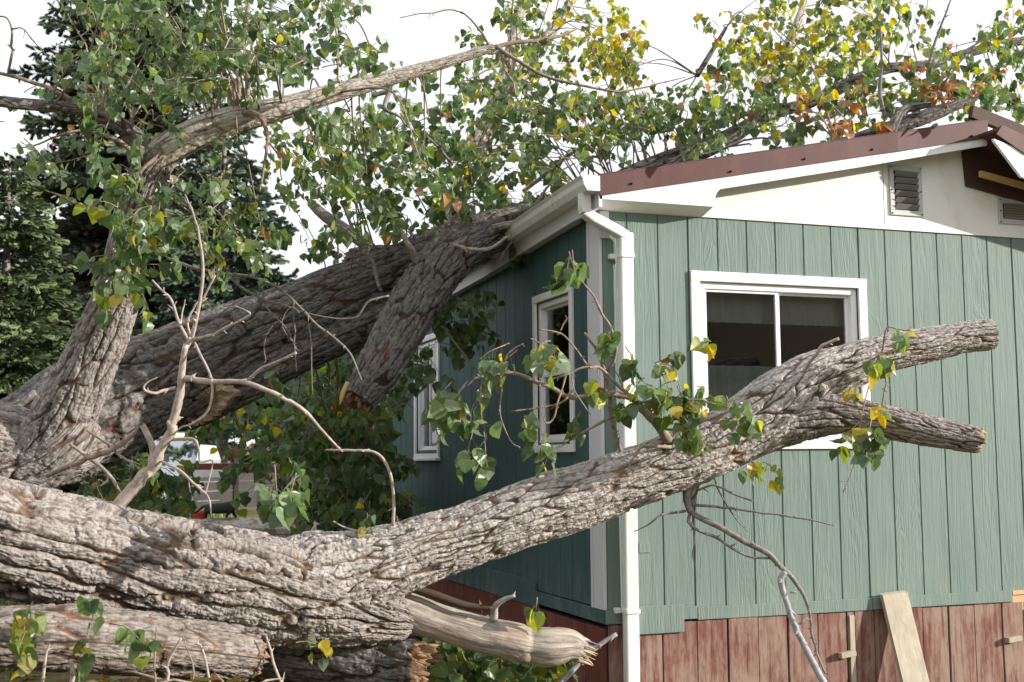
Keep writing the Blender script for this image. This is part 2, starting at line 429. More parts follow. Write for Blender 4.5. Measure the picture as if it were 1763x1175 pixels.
def leaf_mat(name, trans=.42, gloss=.36):
    m = Mat(name, rough=gloss, spec=.5)
    a = m.attr('tint', 'Color')
    n = m.noise(m.map((45, 45, 45)), 1, 3)
    c = m.mix(m.math('MULTIPLY', n, .55), a, (.035, .06, .02))
    g = m.N.new('ShaderNodeNewGeometry')
    c2 = m.mix(m.math('MULTIPLY', g.outputs['Backfacing'], .55), c, (.25, .31, .20))
    m.color(c2)
    t = m.N.new('ShaderNodeBsdfTranslucent'); ms = m.N.new('ShaderNodeMixShader')
    hs = m.N.new('ShaderNodeHueSaturation'); hs.inputs['Value'].default_value = 1.7; hs.inputs['Saturation'].default_value = 1.15
    m.L.new(a, hs.inputs['Color']); m.L.new(hs.outputs[0], t.inputs[0])
    ms.inputs[0].default_value = trans
    m.L.new(m.p.outputs[0], ms.inputs[1]); m.L.new(t.outputs[0], ms.inputs[2]); m.L.new(ms.outputs[0], m.out.inputs[0]); return m.m
M_leaf = leaf_mat('cottonwood leaf')
def tint_mat(name, rough=.7, spec=.25):
    m = Mat(name, rough=rough, spec=spec); m.color(m.attr('tint', 'Color')); return m.m
M_needle = tint_mat('spruce needles', .5, .4)
M_grass = tint_mat('grass blades', .6, .3)
def glass_mat():
    m = Mat('window glass'); N, L = m.N, m.L
    fr = N.new('ShaderNodeFresnel'); fr.inputs[0].default_value = 1.48
    tr = N.new('ShaderNodeBsdfTransparent'); tr.inputs[0].default_value = (.93, .95, .94, 1)
    gl = N.new('ShaderNodeBsdfGlossy'); gl.inputs['Roughness'].default_value = .015; gl.inputs[0].default_value = (.9, .9, .9, 1)
    ms = N.new('ShaderNodeMixShader'); L.new(fr.outputs[0], ms.inputs[0]); L.new(tr.outputs[0], ms.inputs[1]); L.new(gl.outputs[0], ms.inputs[2])
    L.new(ms.outputs[0], m.out.inputs[0]); return m.m
M_glass = glass_mat()
M_curtain = paint('lace curtain', (.21, .22, .205), .9, .3, (.2, .22, .2))
def ground_mat():
    m = Mat('ground', rough=.95, spec=.1)
    pos = m.N.new('ShaderNodeNewGeometry').outputs['Position']
    n = m.noise(pos, .35, 6); n2 = m.noise(pos, 5, 6, .7); n3 = m.noise(pos, .02, 4)
    near = m.mix(m.ramp(n, [(.4, 0.), (.6, 1.)]), (.10, .12, .045), (.16, .14, .07))
    near = m.mix(m.math('MULTIPLY', n2, .6), near, (.09, .065, .04))
    L = m.N.new('ShaderNodeVectorMath'); L.operation = 'LENGTH'; m.L.new(pos, L.inputs[0])
    far = m.mix(m.ramp(n3, [(.4, 0.), (.6, 1.)]), (.19, .145, .09), (.14, .105, .065))
    c = m.mix(m.ramp(m.math('DIVIDE', L.outputs['Value'], 80.), [(.42, 0.), (.62, 1.)]), near, far)
    m.color(c); m.bump(n2, .6, .05); return m.m
M_ground = ground_mat()

# ------------------------------------------------------------------ ground
def ground_z(x, y):
    x, y = np.asarray(x, float), np.asarray(y, float)
    left = sstep(.3, 2.2, -x)
    back = sstep(12, 18, y)
    z = .52*np.maximum(left, back)
    z = z+(fbm(x*.5, y*.5, 0*x, 3., 3)-.5)*.16*np.maximum(left, .3)
    z = z+.20*sstep(1.5, 2.6, -x)*sstep(-.6, -1.4, y)*sstep(-3.2, -2.4, y)
    r = np.hypot(x-CAM[0], y-CAM[1]); dx, dy = (x-CAM[0])/(r+1e-6), (y-CAM[1])/(r+1e-6)
    bk = sstep(-.3, .6, -(dx*.334+dy*.942))
    z = z+sstep(45, 190, r)*(3.2+24*bk)*(.75+.5*fbm(x*.02, y*.02, 0*x, 8., 3))
    return z
def make_ground():
    t = np.linspace(-1, 1, 261); g = np.sign(t)*(np.abs(t)*26+np.abs(t)**4*330)
    X, Y = np.meshgrid(g-1, g+2, indexing='ij'); n = len(g)
    v = np.stack([X, Y, ground_z(X, Y)], -1).reshape(-1, 3)
    i = np.arange(n-1)[:, None]; j = np.arange(n-1)[None]; a = i*n+j
    mb = MB(); mb.add(v, np.stack([a, a+n, a+n+1, a+1], -1).reshape(-1, 4), smooth=True)
    o = mb.build('ground', M_ground); o['kind'] = 'structure'
make_ground()

# ------------------------------------------------------------------ house
G0 = .5657; STEP = .2032
house = thing('house', 'green single storey house with white gable and brown metal roof under the fallen tree', 'house')
def grooved_wall(name, s0, s1, z0, z1, grooves, holes, mp, mat, joints=(), gd=.007, gw=.011, inner=.11):
    mb = MB(); bp = {s0: 0., s1: 0.}
    for g in grooves:
        wj = gw*(1.25 if any(abs(g-j) < 1e-3 for j in joints) else 1); dj = gd*(1.5 if wj > gw else 1)
        bp[g-wj/2] = 0.; bp[g-wj/2+.0015] = -dj; bp[g+wj/2-.0015] = -dj; bp[g+wj/2] = 0.
    ks = sorted(bp)
    for h in holes:
        for e in (h[0], h[1]):
            d = float(np.interp(e, ks, [bp[k] for k in ks])); bp[e] = d
    ks = sorted(k for k in bp if s0 <= k <= s1)
    for layer in (0, 1):
        for a, b in zip(ks[:-1], ks[1:]):
            mid = (a+b)/2; zs = [(z0, z1)]
            for h in holes:
                if h[0] < mid < h[1]: zs = [(z0, h[2]), (h[3], z1)]
            for q0, q1 in zs:
                da, db = (bp[a], bp[b]) if layer == 0 else (-inner, -inner)
                q = [mp(a, da, q0), mp(b, db, q0), mp(b, db, q1), mp(a, da, q1)]
                mb.add(q, np.array([[0, 1, 2, 3]]))
    return mb.build(name, mat, house)
gm = lambda s, d, z: (s, -d, z)
sm_ = lambda s, d, z: (-d, s, z)
W_G = (.632, 1.768, 1.713, 2.673)                       # gable window opening x0 x1 z0 z1
W_S = [(.50, 1.10, 1.71, 2.64), (3.50, 4.20, 1.69, 2.64), (5.31, 6.0, 1.75, 2.50), (8.2, 8.9, 1.7, 2.5)]
gg = [G0+STEP*k for k in range(-2, 26)]
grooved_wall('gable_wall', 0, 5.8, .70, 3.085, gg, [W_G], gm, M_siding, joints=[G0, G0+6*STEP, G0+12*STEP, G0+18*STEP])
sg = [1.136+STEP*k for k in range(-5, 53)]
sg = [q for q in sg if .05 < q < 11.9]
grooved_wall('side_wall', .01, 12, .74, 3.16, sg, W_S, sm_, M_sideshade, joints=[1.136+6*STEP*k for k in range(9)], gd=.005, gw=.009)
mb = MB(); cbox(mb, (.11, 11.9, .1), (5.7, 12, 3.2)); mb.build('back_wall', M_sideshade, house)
mb = MB(); cbox(mb, (5.70, .12, .1), (5.8, 11.9, 3.2)); mb.build('end_wall', M_siding, house)
mb = MB(); cbox(mb, (.12, .12, .55), (5.69, 11.89, .62)); mb.build('floor_deck', M_dark, house)
# inner partition that closes the rooms behind the windows
mb = MB(); cbox(mb, (.6, 2.9, .63), (5.69, 2.98, 3.08)); mb.build('room_wall', M_darkwood, house)
# white gable above the siding
RS = .2043                                               # roof slope
def red_bot(x): return 3.12+RS*(x+.08)
mb = MB()
prism(mb, [(0.0, -.012, 3.067), (5.8, -.012, 3.067), (5.8, -.012, 3.20), (2.72, -.012, red_bot(2.72)+.02), (0, -.012, 3.13)], (0, .05, 0))
mb.build('gable', M_cream, house)
mb = MB(); cbox(mb, (1.985, -.0135, 3.10), (1.9875, -.01, 3.55), .0005); mb.build('seam', M_dark, house)
# soffit box under the eave corner and rake
mb = MB()
prism(mb, [(-.075, -.148, 3.104), (.665, -.148, 3.104), (.665, -.014, 3.070), (-.075, -.014, 3.070)], (0, 0, .012))
mb.build('soffit', M_cream, house)
xs = np.concatenate([[-.08, .60], np.linspace(.668, .73, 7), [1.7, 2.712]])
def rake_b(x):
    if x < .668: return 3.103
    if x <= .731: return 3.103+.115*np.sqrt(max(0, 1-(1-(x-.668)/.062)**2))
    return red_bot(x)-.066+.018*max(0, (x-1.5)/1.2)
mb = MB(); strip_prism(mb, [(x, -.15, red_bot(x)+.06) for x in xs], [(x, -.15, rake_b(x)) for x in xs], (0, .022, 0))
mb.build('rake_board', M_white, house)
xs2 = np.linspace(-.082, 2.714, 40)
dent = lambda x: -.007*math.exp(-((x-2.0)/.12)**2)+.004*math.exp(-((x-.25)/.1)**2)
mb = MB(); strip_prism(mb, [(x, -.166+dent(x), red_bot(x)+.122) for x in xs2], [(x, -.158+dent(x), red_bot(x)) for x in xs2], (0, .007, 0))
strip_prism(mb, [(x, -.166+dent(x), red_bot(x)+.124) for x in xs2], [(x, .10, red_bot(x)+.118) for x in xs2], (0, 0, .004))
mb.build('rake_trim', M_red, house)
for x in (.12, .78, 1.30, 1.80, 2.58):
    mb = MB(); z = red_bot(x)+.035+.01*math.sin(x*7)
    stube(mb, [(x, -.158, z, .007), (x, -.168, z, .007), (x, -.173, z, .004)], 8); mb.build('roofing_screw', M_dark, house)
# left roof slope
mb = MB()
ys = [-.15, 2, 5, 8, 12.3]
prism(mb, [(-.10, -.149, 3.205), (2.70, -.149, 3.775), (2.70, 12.3, 3.775), (-.10, 12.3, 3.205)], (0, 0, .022))
for y in np.arange(.2, 12.2, .28):
    prism(mb, [(-.10, y, 3.229), (2.70, y, 3.80), (2.70, y+.03, 3.80), (-.10, y+.03, 3.229)], (0, 0, .018))
mb.build('roof_slope', M_red, house)
# the right half has shifted forward and tipped down
yq = -.36; tq = (-yq-.15)/.30
lq = lambda p, q: (p[0]+(q[0]-p[0])*tq, p[1]+(q[1]-p[1])*tq)
r1, r2_ = lq((2.836, 3.789), (2.567, 3.686)), lq((3.020, 3.729), (2.743, 3.630))
b1, b2 = lq((2.785, 3.722), (2.518, 3.622)), lq((3.012, 3.606), (2.736, 3.512))
tp, wb_ = lq((2.768, 3.685), (2.503, 3.587)), lq((2.984, 3.450), (2.708, 3.363))
e1 = lambda p, dx, sl: (p[0]+dx, yq, p[1]-dx*sl)
far_t, far_b, far_w = e1(r2_, 2.4, .2), e1(b2, 2.4, .2), e1(wb_, 2.4, .2)
mb = MB(); prism(mb, [(r1[0], yq, r1[1]-.004), (r2_[0], yq, r2_[1]-.004), (far_t[0], yq, far_t[2]-.004), (5.95, 12.2, 3.05), (2.95, 12.2, 3.70)], (0, 0, -.02))
mb.build('roof_slope', M_red, house)
mb = MB(); strip_prism(mb, [(r1[0], yq-.012, r1[1]), (r2_[0], yq-.012, r2_[1]), (far_t[0], yq-.012, far_t[2])], [(b1[0], yq-.012, b1[1]), (b2[0], yq-.012, b2[1]), (far_b[0], yq-.012, far_b[2])], (0, .008, 0))
mb.build('rake_trim', M_red, house)
mb = MB(); strip_prism(mb, [(tp[0], yq, tp[1]+.008), (b2[0], yq, b2[1]+.02), (far_b[0], yq, far_b[2]+.02)], [(tp[0]+.006, yq, tp[1]-.008), (wb_[0], yq, wb_[1]), (far_w[0], yq, far_w[2])], (0, .022, 0))
mb.build('rake_board', M_white, house)
# torn-open ridge: brown panel, rafters and a pale batten
mb = MB(); strip_prism(mb, [(2.615, -.03, 3.625), (2.72, -.03, 3.68), (3.2, -.03, 3.6), (5.0, -.03, 3.2)], [(2.632, -.03, 3.392), (3.13, -.03, 3.305), (3.6, -.03, 3.20), (5.0, -.03, 2.95)], (0, .016, 0))
mb.build('torn_panel', M_darkwood, house)
mb = MB(); cbox(mb, (0, -.02, -.045), (2.2, .02, .045), .003, 0, [[.97, 0, .24], [0, 1, 0], [-.24, 0, .97]], (2.62, -.075, 3.62)); mb.build('rafter', M_darkwood, house)
mb = MB(); v0 = np.array([2.70, -.10, 3.472]); v1 = np.array([4.1, -.10, 3.25]); dd = (v1-v0)
prism(mb, [v0+(0, 0, .012), v1+(0, 0, .012), v1+(0, 0, -.03), v0+(0, 0, -.026)], (0, .03, 0)); mb.build('batten', M_batten, house)
mb = MB(); cbox(mb, (2.73, .03, 3.40), (2.77, 11.8, 3.76)); mb.build('ridge_beam', M_darkwood, house)
mb = MB(); prism(mb, [(2.62, -.152, 3.70), (2.72, -.152, 3.72), (2.72, .5, 3.72), (2.62, .5, 3.70)], (0, 0, .03)); mb.build('rafter', M_batten, house)

# eave: fascia, gutter, downspout
def sag(y): return -.045*min(max(y, 0), 6)-.012*math.exp(-((y-1.9)/.55)**2)
eys = np.concatenate([[-.15, .3, .7], np.linspace(1.0, 3.0, 13), [5.0, 8.0, 12.2]])
mb = MB(); strip_prism(mb, [(-.085, y, 3.215+sag(y)) for y in eys], [(-.085, y, 3.055+sag(y)) for y in eys], (.022, 0, 0)); mb.build('fascia', M_lavender, house)
mb = MB(); strip_prism(mb, [(-.07, y, 3.07+sag(y)) for y in eys[1:]], [(0.01, y, 3.07+sag(y)) for y in eys[1:]], (0, 0, .01)); mb.build('soffit', M_lavender, house)
gp = [(-.088, .085), (-.088, .0), (-.165, .0), (-.185, .035), (-.190, .065), (-.205, .085), (-.198, .087), (-.18, .06), (-.172, .03), (-.158, .006), (-.094, .006), (-.094, .085)]
mb = MB(); n = len(gp); ey2 = np.concatenate([[-.17, .12, .3, .7], np.linspace(1.0, 3.0, 13), [5.0, 8.0, 12.2]])
v = np.array([[(x, y, 3.145+z+sag(y)) for x, z in gp] for y in ey2])
mb.add(v.reshape(-1, 3), [grid_faces(len(ey2), n)], smooth=False)
mb.build('gutter', M_gutter, house)
mb = MB(); ec = [(-.086, .088), (-.086, -.002), (-.165, -.002), (-.187, .033), (-.192, .063), (-.208, .088)]
prism(mb, [(x, -.174, 3.145+z) for x, z in ec], (0, .006, 0)); mb.build('gutter_cap', M_gutter, house)
mb = MB(); prism(mb, [(x*1.02-.002, .30, 3.142+sag(.3)+z*1.05) for x, z in ec], (0, .03, 0)); mb.build('gutter_joint', M_gutter, house)
def rect_tube(mb, pts, w, d, wdir):
    """rounded rectangular pipe along pts"""
    pts = np.array(pts, float); T = unit(np.gradient(pts, axis=0)); W = np.array(wdir, float)
    prof = []
    for sx, sy, a0 in ((1, 1, 0), (-1, 1, 90), (-1, -1, 180), (1, -1, 270)):
        for k in (0, 30, 60, 90):
            a = math.radians(a0+k); prof.append((sx*(w/2-.012)+.012*math.cos(a), sy*(d/2-.012)+.012*math.sin(a)))
    rings = []
    for p, t in zip(pts, T):
        x = unit(W-t*(W@t)); y = np.cross(t, x)
        rings.append([p+x*a+y*b for a, b in prof])
    m = len(prof); rings = np.array(rings)
    mb.add(rings.reshape(-1, 3), [grid_faces(len(pts), m), np.arange(m)[None, ::-1], np.arange(m)[None]+(len(pts)-1)*m], smooth=False)
mb = MB()
rect_tube(mb, [(-.137, -.06, 3.15), (-.137, -.06, 3.06), (-.132, -.062, 3.035)], .062, .075, (1, 0, 0))
rect_tube(mb, [(-.14, -.062, 3.04), (-.09, -.066, 3.005), (.06, -.072, 2.935), (.112, -.075, 2.905)], .075, .062, (0, 1, 0))
rect_tube(mb, [(.113, -.075, 2.925), (.113, -.075, 2.82), (.113, -.073, 2.5), (.113, -.07, 1.6), (.113, -.066, .9), (.114, -.064, .02)], .083, .062, (1, 0, 0))
rect_tube(mb, [(.113, -.0755, 2.915), (.113, -.0755, 2.80)], .088, .067, (1, 0, 0))
down = mb.build('downspout', M_gutter, house)
for z in (2.80, .745):
    mb = MB(); rect_tube(mb, [(.113, -.068 if z < 1 else -.0755, z), (.113, -.068 if z < 1 else -.0755, z-.022)], .094, .075, (1, 0, 0))
    cbox(mb, (.03, -.04, z-.025), (.066, -.005, z+.005)); mb.build('strap', M_gutter, down)

# corner board, base boards, skirting
mb = MB(); cbox(mb, (-.022, .002, .735), (-.001, .182, 3.08)); cbox(mb, (-.026, .150, .735), (-.0225, .182, 3.07), .001); mb.build('corner_board', M_lavender, house)
mb = MB(); cbox(mb, (-.02, -.014, 2.90), (.04, -.001, 3.064)); mb.build('corner_board', M_lavender, house)
for a, b in ((-.018, .16), (.16, G0), (G0+.002, G0+6*STEP), (G0+6*STEP+.002, G0+12*STEP-.14), (G0+12*STEP+.3, 5.8)):
    mb = MB(); z0 = .658+.004*math.sin(a*9); cbox(mb, (a, -.022, z0), (b, -.001, z0+.075)); mb.build('base_board', M_siding, house)
mb = MB(); cbox(mb, (G0+12*STEP-.138, -.020, .70), (G0+12*STEP+.298, -.001, .728), .002); cbox(mb, (G0+12*STEP-.138, -.012, .60), (G0+12*STEP+.298, -.001, .697), .002); mb.build('bare_board', M_batten, house)
mb = MB(); cbox(mb, (.155, -.034, .592), (.472, -.0225, .752)); mb.build('patch_board', M_siding, house)
mb = MB(); cbox(mb, (.20, -.006, 1.055), (.275, .001, 1.115)); mb.build('patch_board', M_siding, house)
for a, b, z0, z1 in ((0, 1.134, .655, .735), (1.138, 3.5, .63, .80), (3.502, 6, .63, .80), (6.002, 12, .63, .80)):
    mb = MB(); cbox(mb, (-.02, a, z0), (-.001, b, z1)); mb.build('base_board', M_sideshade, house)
def skirt(name, s0, s1, seams, mp, mat, ztop=.652):
    mb = MB(); e = [s0]+[q for q in seams if s0 < q < s1]+[s1]
    for i, (a, b) in enumerate(zip(e[:-1], e[1:])):
        o = .004*math.sin(i*2.7); g = .0035
        lo = mp(a+g, .012+o, -.35); hi = mp(b-g, -.012, ztop+.004*math.sin(i*5.1)); cbox(mb, lo, hi, .003)
    lo = mp(s0, -.016, -.35); hi = mp(s1, -.04, ztop); cbox(mb, lo, hi, .003, 1)
    mb.build(name, [mat, M_dark], house)
seams = [.34, .565, .77, .975, 1.18, 1.39, 1.60, 1.655, 1.80, 2.03, 2.16, 2.36, 2.56, 2.78, 2.95, 3.2, 3.5, 3.8]
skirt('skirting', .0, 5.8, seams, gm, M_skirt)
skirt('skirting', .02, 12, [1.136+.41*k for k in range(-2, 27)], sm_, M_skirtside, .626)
for x, z in ((1.578, .40), (2.843, .422)):
    mb = MB(); cbox(mb, (-.055, -.055, -.017), (.055, -.013, .017), .003, 0, [[.99, 0, -.1], [0, 1, 0], [.1, 0, .99]], (x, 0, z)); mb.build('turn_button', M_plank, house)
mb = MB(); cbox(mb, (1.612, -.022, -.3), (1.65, -.012, .63)); mb.build('skirting_batten', M_plank, house)
mb = MB(); prism(mb, [(.345, -.02, .12), (.40, -.02, .15), (.43, -.02, .05), (.44, -.02, -.2), (.33, -.02, -.2)], (0, -.01, 0)); mb.build('loose_board', M_plank, house)

# windows
def window(mp, x0, x1, z0, z1, casing, split, vertical=True, sill=False, meet=None, proj=.02):
    """casing outside size x0..x1, z0..z1"""
    c = casing; mb = MB()
    B = lambda m_, a, b, d0, d1, q0, q1, ch=.003: cbox(m_, mp(a, d0, q0), mp(b, d1, q1), ch)
    B(mb, x0, x1, .0, proj, z1-c, z1); B(mb, x0, x1, .0, proj, z0, z0+c)
    B(mb, x0, x0+c, .0, proj-.001, z0+c, z1-c); B(mb, x1-c, x1, .0, proj-.001, z0+c, z1-c)
    w = mb.build('window', M_white, house)
    mb = MB(); i0, i1, j0, j1 = x0+c, x1-c, z0+c, z1-c; fr = .042
    B(mb, i0, i1, -.07, -.008, j1-fr, j1); B(mb, i0, i1, -.07, -.008, j0, j0+fr)
    B(mb, i0, i0+fr, -.07, -.008, j0+fr, j1-fr); B(mb, i1-fr, i1, -.07, -.008, j0+fr, j1-fr)
    mb.build('frame', M_vinyl, w)
    a0, a1, b0, b1 = i0+fr, i1-fr, j0+fr, j1-fr; sw = .03
    if vertical:
        mid = split; panes = [(a0, mid, b0, b1, -.032), (mid, a1, b0, b1, -.052)]
    else:
        panes = [(a0, a1, split, b1, -.052), (a0, a1, b0, split, -.032)]
    for (p0, p1, q0, q1, d) in panes:
        mb = MB()
        B(mb, p0, p1, d-.012, d+.012, q1-sw*.55, q1, .002); B(mb, p0, p1, d-.012, d+.012, q0, q0+sw*.8, .002)
        B(mb, p0, p0+sw*.6, d-.012, d+.012, q0+sw*.8, q1-sw*.55, .002); B(mb, p1-sw*.8, p1, d-.012, d+.012, q0+sw*.8, q1-sw*.55, .002)
        s = mb.build('sash', M_vinyl, w)
        mb = MB(); B(mb, p0+sw*.5, p1-sw*.5, d-.003, d+.003, q0+.01, q1-.01, .001); mb.build('pane', M_glass, w)
    if sill:
        mb = MB(); B(mb, x0-.01, x1+.01, .0, proj+.025, z0-.012, z0+.014); mb.build('sill', M_white, w)
    return w
wg = window(gm, .572, 1.828, 1.653, 2.733, .062, 1.20, True)
def curtain(mp, x0, x1, z0, z1, d, par, wob=.018, k=60, scallop=0.):
    mb = MB(); n = 120; x = np.linspace(x0, x1, n); rows = 8; v = []
    for j in range(rows):
        t = j/(rows-1)
        for i in range(n):
            zz = z0+(z1-z0)*t+(scallop*abs(math.sin(x[i]*14))*(1-t))
            v.append(mp(x[i], d+wob*math.sin(x[i]*k+1.5*math.sin(x[i]*9))*(1.1-.4*t), zz))
    i = np.arange(rows-1)[:, None]; j = np.arange(n-1)[None]; a = i*n+j
    mb.add(v, np.stack([a, a+1, a+n+1, a+n], -1).reshape(-1, 4), smooth=True)
    mb.build('curtain', M_curtain, par)
curtain(gm, .62, 1.20, 1.55, 2.17, -.105, wg)
curtain(gm, .62, 1.78, 2.44, 2.66, -.125, wg, .008, 80, 0.)
w1 = window(sm_, .45, 1.15, 1.645, 2.697, .05, 2.16, False)
w2 = window(sm_, 3.45, 4.25, 1.61, 2.70, .05, 3.86, True, True)
w3 = window(sm_, 5.26, 6.05, 1.70, 2.55, .05, 5.66, True)
w4 = window(sm_, 8.15, 8.95, 1.65, 2.55, .05, 8.55, True)
# gable vents
def vent(x0, x1, z0, z1):
    mb = MB(); f = .035
    for q in ((x0, x1, z1-f, z1), (x0, x1, z0, z0+f), (x0, x0+f, z0+f, z1-f), (x1-f, x1, z0+f, z1-f)):
        cbox(mb, (q[0], -.024, q[2]), (q[1], -.0125, q[3]), .002)
    o = mb.build('gable_vent', M_metalgrey, house)
    mb = MB(); cbox(mb, (x0+f, -.0125, z0+f), (x1-f, -.009-.001, z1-f), .0005); mb.build('backing', M_dark, o)
    n = 6; hgt = (z1-z0-2*f)/n; a = math.radians(38)
    for k in range(n):
        zc = z0+f+hgt*(k+.5)
        mb = MB(); R = [[1, 0, 0], [0, math.cos(a), -math.sin(a)], [0, math.sin(a), math.cos(a)]]
        cbox(mb, (-(x1-x0)/2+f+.002, -.001, -hgt*.46), ((x1-x0)/2-f-.002, .001, hgt*.46), .0003, 0, R, ((x0+x1)/2, -.030, zc)); mb.build('slat', M_slat, o)
    for zz in (z0+.012, (z0+z1)/2, z1-.012):
        for xx in (x0+.012, x1-.012):
            mb = MB(); stube(mb, [(xx, -.022, zz, .005), (xx, -.028, zz, .005), (xx, -.029, zz, .003)], 6); mb.build('screw', M_dark, o)
vent(2.029, 2.282, 3.162, 3.492)
vent(2.895, 3.15, 3.155, 3.33)
# round pale hood on the shaded wall
mb = MB(); th = np.linspace(0, 2*np.pi, 20, endpoint=False)
prof = [(0, .11), (-.05, .115), (-.09, .10), (-.11, .05), (-.115, .001)]
v = [(x, 5.75+r*math.cos(t), 1.70+r*.75*math.sin(t)) for x, r in prof for t in th]
mb.add(v, [grid_faces(len(prof), 20)], smooth=True); mb.build('vent_hood', M_lavender, house)

# ------------------------------------------------------------------ plank leaning on the house
mb = MB()
A0, A1 = np.array([1.83, -.03, .755]), np.array([2.015, -.03, .768]); down_v = np.array([.06, -.19, -.80])
ln = 1.05
prism(mb, [A0, A1, A1+down_v*ln, A0+down_v*ln], (0, -.034, -.008)); pk = mb.build('plank', M_plank)
tag(pk, 'pale weathered wooden plank leaning against the faded red skirting', 'plank')

# ------------------------------------------------------------------ leaves
LV = []
mids = [(0, 0), (0, .2), (0, .46), (0, .74), (0, 1.05)]; outs = [(.27, .0), (.54, .15), (.50, .46), (.25, .80)]
for x, y in mids: LV.append((x, y))
for sg_ in (1, -1):
    for x, y in outs: LV.append((sg_*x, y))
LV = np.array(LV); LVZ = .30*np.abs(LV[:, 0])
LV3 = np.stack([LV[:, 0], LV[:, 1], LVZ], 1)
LQ = []; LT = []
for off, fl in ((5, 0), (9, 1)):
    for k in range(3):
        q = [k, off+k, off+k+1, k+1]; LQ.append(q[::-1] if fl else q)
    t = [3, off+3, 4]; LT.append(t[::-1] if fl else t)
LQ, LT = np.array(LQ), np.array(LT)
GREEN = np.array([(.088, .145, .046), (.130, .195, .066), (.050, .092, .034), (.165, .225, .085), (.100, .155, .068)])
LIME = np.array([(.18, .24, .04), (.24, .28, .05)])
YEL = np.array([(.52, .42, .04), (.60, .47, .05), (.46, .33, .03), (.40, .40, .06), (.34, .36, .05)])
BRN = np.array([(.34, .15, .06), (.24, .10, .04), (.45, .22, .11)])
def leaf_col(y, b=.015):
    q = rng.random()
    if q < b: c = BRN[rng.integers(len(BRN))]
    elif q < b+y: c = YEL[rng.integers(len(YEL))]
    elif q < b+y+.07+y*.35: c = LIME[rng.integers(len(LIME))]
    else: c = GREEN[rng.integers(len(GREEN))]
    return c*rng.uniform(.8, 1.25)
class Foliage(MB):
    def __init__(s): super().__init__(); s.lp = []; s.la = []; s.lb = []; s.ls = []; s.lc = []
    def leaf(s, pos, d, nrm, size, c):
        s.lp.append(pos); s.la.append(d); s.lb.append(nrm); s.ls.append(size); s.lc.append(c)
    def build(s, name, mats, parent=None, kind=None):
        if s.lp:
            p = np.array(s.lp); y = unit(np.array(s.la)); z = np.array(s.lb); z = unit(z-y*np.sum(z*y, 1, keepdims=True)); x = np.cross(y, z)
            k = len(p); sz = np.array(s.ls)[:, None, None]
            wob = 1+.25*(rng.random((k, 1))-.5); L = LV3[None]*np.array([1., 1, 1])
            fold = rng.uniform(-.3, 1.6, (k, 1, 1)); lx, ly, lz = L[..., 0:1]*wob[:, :, None], L[..., 1:2], L[..., 2:3]*fold
            curl = rng.normal(-.18, .28, (k, 1, 1)); tw_ = rng.normal(0, .35, (k, 1, 1)); lz = lz+curl*ly**2+tw_*lx*ly+rng.normal(0, .035, (k, len(LV3), 1)); lx = lx*rng.uniform(.75, 1.15, (k, 1, 1))
            v = p[:, None]+sz*(lx*x[:, None]+ly*y[:, None]+lz*z[:, None])
            base = (np.arange(k)*len(LV3))[:, None, None]
            s.add(v.reshape(-1, 3), [(LQ[None]+base).reshape(-1, 4), (LT[None]+base).reshape(-1, 3)], 1, np.repeat(np.array(s.lc), len(LV3), 0))
        return super().build(name, mats, parent, kind)
def sprig(fo, base, d, length, n, size, yel=.03, brn=.012, droop=.35, tw=.0028, detail=False):
    """one leafy shoot: a drooping twig with stalked leaves along it"""
    d = unit(d); p = np.array(base, float); pts = [np.append(p, tw*1.5)]; k = 6
    for i in range(k):
        d = unit(d+np.array([0, 0, -droop/k])+rng.normal(0, .10, 3)); p = p+d*length/k; pts.append(np.append(p, tw*(1.4-1.1*(i+1)/k)))
    pts = np.array(pts); stube(fo, pts, 5 if detail else 4, 0, cap=False)
    for i in range(n):
        t = (.18+.82*(i+.5)/n)*k; j = min(int(t), k-1); q = pts[j, :3]+(pts[j+1, :3]-pts[j, :3])*(t-j)
        ax = unit(pts[min(j+1, k), :3]-pts[j, :3])
        side = unit(np.cross(ax, rng.normal(0, 1, 3)))
        pd = unit(side+ax*.5+np.array([0, 0, -.15]))
        pl = size*rng.uniform(.5, .95)
        e = q+pd*pl*.6+np.array([0, 0, -1])*pl*.28
        stube(fo, [np.append(q, tw*.45), np.append((q+e)/2+[0, 0, pl*.08], tw*.36), np.append(e, tw*.33)], 3, 2, (.2, .2, .08), False)
        ld = unit(pd*.55+np.array([0, 0, -1.0])+rng.normal(0, .32, 3)); nr = unit(rng.normal(0, 1, 3)+np.array([0, -.35, .5]))
        fo.leaf(e, ld, nr, size*rng.uniform(.6, 1.15), leaf_col(yel, brn))
M_petiole = Mat('leaf stalk', (.22, .24, .09), .6).m
FM = [M_twig, M_leaf, M_petiole]
def nearest(limbs, p):
    q = np.vstack([l[:, :3] for l in limbs]); d = np.linalg.norm(q-p, axis=1); i = int(d.argmin()); return q[i], d[i]
